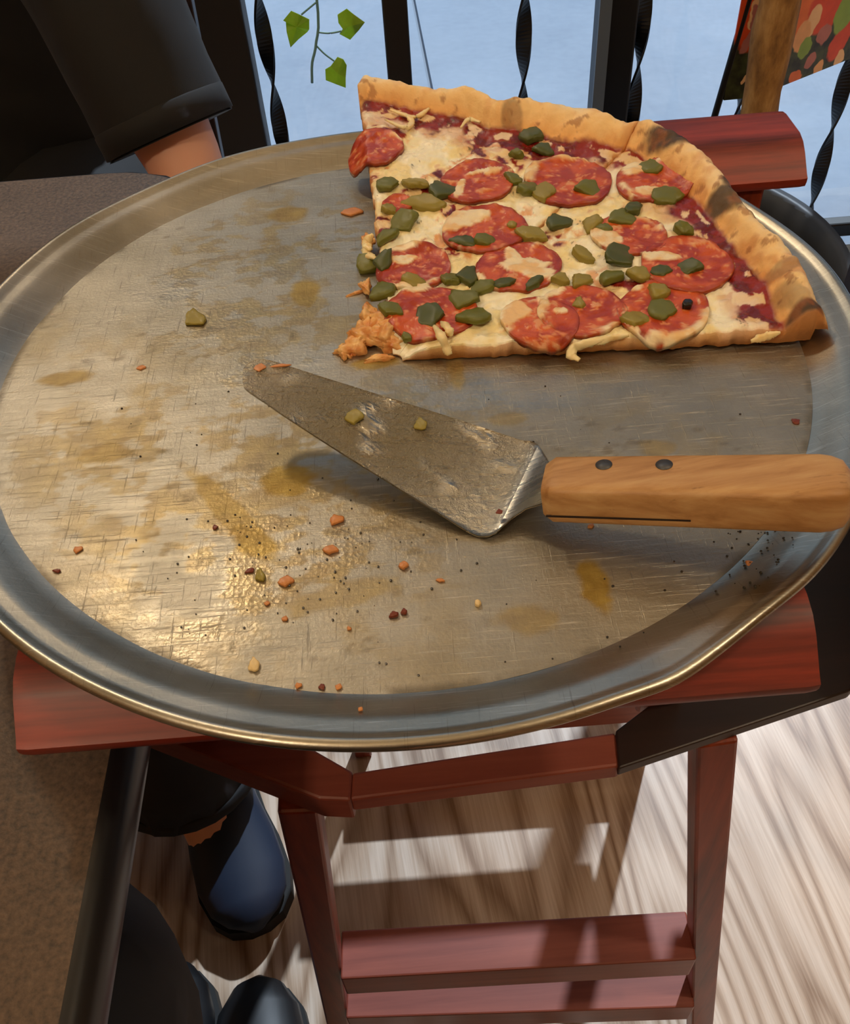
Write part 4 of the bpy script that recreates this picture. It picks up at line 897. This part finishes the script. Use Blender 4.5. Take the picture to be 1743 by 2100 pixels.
for i, (cx, cy, w_, h_) in enumerate(small):
    q = px(cx, cy, ZP); zz = ZP if math.hypot(q[0], q[1]) < RFL else ZP+.006
    bit('small_crumb', cx, cy, w_, h_, CB[i % 3], zz, 'tiny brown crumb scattered on the bare pan', 'crumb', 'tiny crumbs on the pan', zs=.0012, rz=i)
# black specks: uncountable
bm = bmesh.new()
for i in range(230):
    kd = rng.random()
    if kd < .36: c = px(rng.normal(1545, 45), rng.normal(1130, 60), ZP)
    elif kd < .62: c = px(rng.normal(650, 120), rng.normal(1150, 60), ZP)
    else: c = px(rng.uniform(250, 1550), rng.uniform(780, 1400), ZP)
    r_ = math.hypot(c[0], c[1])
    if r_ > RFL+.016: continue
    z = ZP if r_ < RFL else ZP+(r_-RFL)*.62
    s = rng.uniform(.0002, .0006)
    bmesh.ops.create_icosphere(bm, subdivisions=1, radius=s, matrix=Matrix.Translation((c[0], c[1], z+s*.3)))
sk = from_bm('char_specks', bm, M_black); tag(sk, 'fine black char specks scattered over the pan', 'specks', kind='stuff')

# ------------------------------------------------------------------ people
M_skin = mat('skin', lin(226, 172, 146), .5, Subsurface_Weight=.1); M_skin.node_tree.nodes['Principled BSDF'].inputs['Subsurface Radius'].default_value = (.01, .004, .002)
M_skin.node_tree.nodes['Principled BSDF'].inputs['Subsurface Scale'].default_value = 1.
M_shirt = mat('black_cotton', lin(9, 10, 12), .8); k = N(M_shirt); k.bump(k.noise(k.coords(), 900, 2), .15, .0004); k.b.inputs['Sheen Weight'].default_value = .03
M_trou = mat('black_trousers', lin(18, 19, 22), .8); M_navy = mat('navy_shoe', lin(24, 38, 60), .6); M_bshoe = mat('black_shoe', lin(16, 17, 20), .5); M_sole = mat('shoe_sole', lin(22, 22, 22), .7)
M_hair = mat('dark_hair', lin(40, 28, 20), .6); M_eye = mat('eye', lin(235, 232, 226), .2)
def skin_body(root, J, E_, rootv):
    names = list(J); me = bpy.data.meshes.new('body'); me.from_pydata([tuple(J[n][0]) for n in names], [(names.index(a), names.index(b)) for a, b in E_], [])
    o = link('body', me, M_skin, root)
    md = o.modifiers.new('skin', 'SKIN'); md.use_smooth_shade = True
    for i, n in enumerate(names):
        r_ = J[n][1]; r_ = r_ if hasattr(r_, '__len__') else (r_, r_); me.skin_vertices[0].data[i].radius = r_
        me.skin_vertices[0].data[i].use_root = (n == rootv)
    o.modifiers.new('sub', 'SUBSURF').levels = 2; o.modifiers['sub'].render_levels = 2
    return o
def hand_joints(J, E_, tagn, w_, d, s, u):
    """w_ wrist, d finger direction, s sideways (thumb side), u back of the hand"""
    w_, d, s, u = map(np.array, (w_, d, s, u)); J[tagn+'palm'] = (w_+d*.05, (.030, .016)); E_.append((tagn+'wrist', tagn+'palm'))
    for i, (o_, L) in enumerate(((.028, .070), (.010, .080), (-.009, .074), (-.027, .058))):
        b = w_+d*.085+s*o_; J[f'{tagn}k{i}'] = (b, .010); E_.append((tagn+'palm', f'{tagn}k{i}'))
        J[f'{tagn}m{i}'] = (b+d*L*.5-u*.012, .0088); E_.append((f'{tagn}k{i}', f'{tagn}m{i}')); J[f'{tagn}t{i}'] = (b+d*L*.85-u*.034, .0075); E_.append((f'{tagn}m{i}', f'{tagn}t{i}'))
    b = w_+d*.035+s*.036; J[tagn+'th0'] = (b, .0115); E_.append((tagn+'palm', tagn+'th0')); J[tagn+'th1'] = (b+d*.04+s*.018-u*.01, .0095); E_.append((tagn+'th0', tagn+'th1'))
def person(root, A):
    """A: joint positions"""
    J = {}; E_ = []
    J['pelvis'] = (A['pelvis'], (.13, .095)); J['waist'] = (A['waist'], (.125, .085)); J['chest'] = (A['chest'], (.115, .075)); J['neckb'] = (A['neckb'], .062); J['neck'] = (A['neck'], .055)
    h = np.array(A['head']); J['jaw'] = (h+np.array(A['face'])*.02+[0, 0, -.07], (.062, .065)); J['head'] = (h, (.078, .092)); J['crown'] = (h+[0, 0, .075], (.062, .075))
    E_ += [('pelvis', 'waist'), ('waist', 'chest'), ('chest', 'neckb'), ('neckb', 'neck'), ('neck', 'jaw'), ('jaw', 'head'), ('head', 'crown')]
    for s in 'LR':
        J[s+'sh'] = (A[s+'sh'], .044); J[s+'el'] = (A[s+'el'], .041); J[s+'wrist'] = (A[s+'wrist'], .027); mid = (np.array(A[s+'el'])*.7+np.array(A[s+'wrist'])*.3); J[s+'fa'] = (mid, .040)
        E_ += [('chest', s+'sh'), (s+'sh', s+'el'), (s+'el', s+'fa'), (s+'fa', s+'wrist')]
        d = np.array(A[s+'wrist'])-np.array(A[s+'el']); d /= np.linalg.norm(d); u = np.array([0, 0, 1.])-d*d[2]; u /= np.linalg.norm(u); sd2 = np.cross(d, u)*(1 if s == 'L' else -1)
        hand_joints(J, E_, s, A[s+'wrist'], d, sd2*A.get('thumb', 1), u)
        J[s+'hip'] = (A[s+'hip'], .085); J[s+'kn'] = (A[s+'kn'], .056); J[s+'ca'] = (np.array(A[s+'kn'])*.7+np.array(A[s+'an'])*.3, .055); J[s+'an'] = (A[s+'an'], .036)
        t = np.array(A[s+'toe']); a = np.array(A[s+'an']); J[s+'ba'] = (a*.35+t*.65-np.array([0, 0, .01]), (.036, .024)); J[s+'toe'] = (t, (.032, .018))
        E_ += [('pelvis', s+'hip'), (s+'hip', s+'kn'), (s+'kn', s+'ca'), (s+'ca', s+'an'), (s+'an', s+'ba'), (s+'ba', s+'toe')]
    skin_body(root, J, E_, 'pelvis')
    f = np.array(A['face'], float); sx = np.cross(f, [0, 0, 1])
    def sph(nm, c, r_, m, sc=(1, 1, 1)):
        bm = bmesh.new(); bmesh.ops.create_uvsphere(bm, u_segments=16, v_segments=12, radius=1.0)
        for v_ in bm.verts: v_.co = Vector(c)+Vector((v_.co.x*r_*sc[0], v_.co.y*r_*sc[1], v_.co.z*r_*sc[2]))
        return from_bm(nm, bm, m, root, True)
    for q in (-1, 1): sph('eye', h+f*.078+sx*.032*q+[0, 0, .0], .0125, M_eye); sph('ear', h+sx*.080*q+[0, 0, -.005], .028, M_skin, (.4, .7, 1))
    for q in (-1, 1): sph('pupil', h+f*.089+sx*.032*q, .005, M_black)
    bm = bmesh.new(); add_hex(bm, [h+f*.085+sx*-.016+[0, 0, -.035], h+f*.085+sx*.016+[0, 0, -.035], h+f*.11+sx*.012+[0, 0, -.030], h+f*.11-sx*.012+[0, 0, -.030], h+f*.08-sx*.008+[0, 0, .01], h+f*.08+sx*.008+[0, 0, .01], h+f*.09+sx*.005+[0, 0, .005], h+f*.09-sx*.005+[0, 0, .005]]); from_bm('nose', bm, M_skin, root, True)
    sph('mouth', h+f*.075+[0, 0, -.062], .022, mat('lips', lin(170, 96, 84), .5), (1, .6, .3))
    # hair cap
    V = []; F_ = []; nu, nv = 28, 12
    for i in range(nv+1):
        ph = math.pi*.60*i/nv
        for j in range(nu):
            th = 2*math.pi*j/nu; d = f*math.cos(th)+sx*math.sin(th); lim = 1-.42*max(0, math.cos(th)); p_ = ph*lim
            V.append(h+[0, 0, .018]+d*math.sin(p_)*.103*(1+.03*math.sin(9*th))+np.array([0, 0, .132])*math.cos(p_)*.98)
    for i in range(nv):
        for j in range(nu): F_.append((i*nu+j, i*nu+(j+1) % nu, (i+1)*nu+(j+1) % nu, (i+1)*nu+j))
    mesh('hair', V, F_, M_hair, root, True)
def shoe(root, heel, toe, m, wdt=.046):
    heel = np.array(heel, float); toe = np.array(toe, float); d = toe-heel; L = np.linalg.norm(d[:2]); d /= np.linalg.norm(d)
    ts = np.array([0, .03, .12, .28, .45, .62, .78, .9, .97, 1.0]); wd = np.array([.45, .72, .84, .84, .86, .98, 1.0, .86, .58, .2])*wdt; hg = np.array([.050, .078, .088, .088, .078, .062, .050, .044, .036, .02])
    cs = [heel+d*L*t+np.array([0, 0, .016+h/2]) for t, h in zip(ts, hg)]
    su = loft('shoe_upper', cs, wd, hg/2*1.15, m, root, 24, ref=np.cross(d, [0, 0, 1]))
    s = np.cross(d, [0, 0, 1]); pl = [heel+d*L*(t*1.01-.005)+s*w_*1.06 for t, w_ in zip(ts, wd)]+[heel+d*L*(t*1.01-.005)-s*w_*1.06 for t, w_ in zip(ts[::-1], wd[::-1])]
    prism('shoe_sole', [p[:2] for p in pl], .0012, .024, M_sole, su)
def trousers(root, A, hem):
    for s in 'LR':
        hp, kn, an = (np.array(A[s+q]) for q in ('hip', 'kn', 'an')); e = kn+(an-kn)*hem
        cs = smoothpath([np.array(A['pelvis'])*.4+hp*.6, hp, hp*.5+kn*.5, kn+[0, 0, .0], kn*.55+e*.45, e], 26)
        r_ = np.interp(np.linspace(0, 1, 26), [0, .2, .5, .66, .8, 1], [.115, .108, .09, .077, .075, .082])
        tl_ = loft('trouser_leg', cs, r_, r_, M_trou, root, 24, True, .10, .08, seed=3)
        loft('trouser_hem', [e+(an-kn)/np.linalg.norm(an-kn)*q for q in (-.014, -.012, .0, .003)], [.0825, .0845, .085, .083], [.0825, .0845, .085, .083], M_trou, tl_, 24)
    p = np.array(A['pelvis']); w_ = np.array(A['waist']); loft('trouser_seat', [p+[0, 0, -.095], p+[0, 0, -.05], p, w_], [.13, .175, .175, .15], [.10, .14, .13, .11], M_trou, root, 28)
def tshirt(root, A, slv):
    ch, wa, pe, nb = (np.array(A[q]) for q in ('chest', 'waist', 'pelvis', 'neckb'))
    cs = smoothpath([pe+[0, 0, .02], wa, wa*.5+ch*.5, ch, ch*.45+nb*.55, nb+[0, 0, .005]], 40)
    t = np.linspace(0, 1, 40); rx_ = np.interp(t, [0, .2, .4, .6, .8, .93, 1], [.185, .178, .185, .195, .185, .12, .075]); ry_ = np.interp(t, [0, .2, .4, .6, .8, .93, 1], [.135, .13, .13, .128, .115, .09, .07])
    loft('shirt_body', cs, rx_, ry_, M_shirt, root, 48, True, .09, .07, seed=2)
    for s in 'LR':
        sh, el = np.array(A[s+'sh']), np.array(A[s+'el']); e = sh+(el-sh)*slv; dn = (el-sh)/np.linalg.norm(el-sh)
        cs = smoothpath([sh*.75+ch*.25+[0, 0, .02], sh, sh*.5+e*.5, e], 26)
        r_ = np.interp(np.linspace(0, 1, 26), [0, .3, .6, 1], [.086, .076, .063, .060])
        sv_ = loft('sleeve', cs, r_, r_*.95, M_shirt, root, 28, True, .12, .06, seed=5, fade=True)
        loft('sleeve_hem', [e-dn*.022, e-dn*.0205, e, e+dn*.002, e-dn*.006], [.0602, .0615, .0615, .060, .046], [.0572, .0585, .0585, .057, .044], M_shirt, sv_, 28, False)
A1 = dict(pelvis=(-.43, .74, .54), waist=(-.43, .73, .70), chest=(-.42, .70, .95), neckb=(-.42, .69, 1.10), neck=(-.42, .68, 1.16), head=(-.42, .66, 1.29), face=(0, -1, 0),
          Lsh=(-.310, .60, 1.04), Lel=(-.170, .445, .640), Lwrist=(-.34, .38, .60), Rsh=(-.60, .68, 1.05), Rel=(-.69, .50, .80), Rwrist=(-.50, .40, .64),
          Lhip=(-.345, .69, .53), Lkn=(-.31, .25, .545), Lan=(-.285, .165, .10), Ltoe=(-.225, .05, .03), Rhip=(-.525, .69, .53), Rkn=(-.56, .26, .545), Ran=(-.60, .22, .10), Rtoe=(-.62, .03, .03))
r1_ = empty('person', (-.43, .74, 0), 'person in a black short-sleeved shirt seated across the table, arm hanging down', 'person')
person(r1_, A1); tshirt(r1_, A1, .845); trousers(r1_, A1, .98)
shoe(r1_, (-.292, .245, 0), (-.212, .018, 0), M_navy, .050); shoe(r1_, (-.59, .25, 0), (-.63, -.01, 0), M_navy)
A2 = dict(pelvis=(-.10, -.82, .54), waist=(-.10, -.82, .70), chest=(-.10, -.79, .95), neckb=(-.10, -.78, 1.10), neck=(-.10, -.77, 1.16), head=(-.10, -.75, 1.29), face=(0, 1, 0), thumb=-1,
          Lsh=(-.28, -.77, 1.05), Lel=(-.34, -.62, .82), Lwrist=(-.24, -.46, .66), Rsh=(.08, -.77, 1.05), Rel=(.14, -.62, .82), Rwrist=(.02, -.47, .66),
          Lhip=(-.19, -.77, .53), Lkn=(-.215, -.215, .545), Lan=(-.27, -.22, .10), Ltoe=(-.30, -.06, .03), Rhip=(-.01, -.77, .53), Rkn=(-.03, -.365, .545), Ran=(-.185, -.28, .10), Rtoe=(-.20, -.075, .03))
r2q = empty('person', (-.10, -.82, 0), 'person at the bottom edge, only a black trousered knee and shoe tip showing', 'person')
person(r2q, A2); tshirt(r2q, A2, .6); trousers(r2q, A2, .9)
shoe(r2q, (-.18, -.325, 0), (-.205, -.042, 0), M_bshoe, .048); shoe(r2q, (-.265, -.27, 0), (-.30, -.02, 0), M_bshoe)
# chairs under the two people
def chair(c, yaw, label):
    t = empty('dining_chair', (c[0], c[1], 0), label, 'chair', 'chairs at the table'); s = 1 if yaw == 0 else -1
    X_, Y_ = c
    box('seat', (X_-.20, Y_-.20, .405), (X_+.20, Y_+.20, .432), M_trou, t, .008)
    for a in (-1, 1):
        for b in (-1, 1):
            from_bm('leg', bar_bm((X_+a*.17, Y_+b*.17, .404), (X_+a*.185, Y_+b*.19, .001), .03, .03, (0, 1, 0)), M_dark, t)
        from_bm('back_post', bar_bm((X_+a*.175, Y_+s*.185, .433), (X_+a*.175, Y_+s*.25, .86), .028, .022, (0, 1, 0)), M_dark, t)
    for z in (.62, .72, .82): box('back_slat', (X_-.162, Y_+s*(.185+.065*(z-.43)/.43)-.009, z-.025), (X_+.162, Y_+s*(.185+.065*(z-.43)/.43)+.009, z+.025), M_dark, t, .003)
chair((-.43, .76), 0, 'dark chair under the person in black across the table'); chair((-.10, -.84), 1, 'dark chair below the bottom edge under the nearer person')
print('OBJECTS', len(bpy.data.objects))
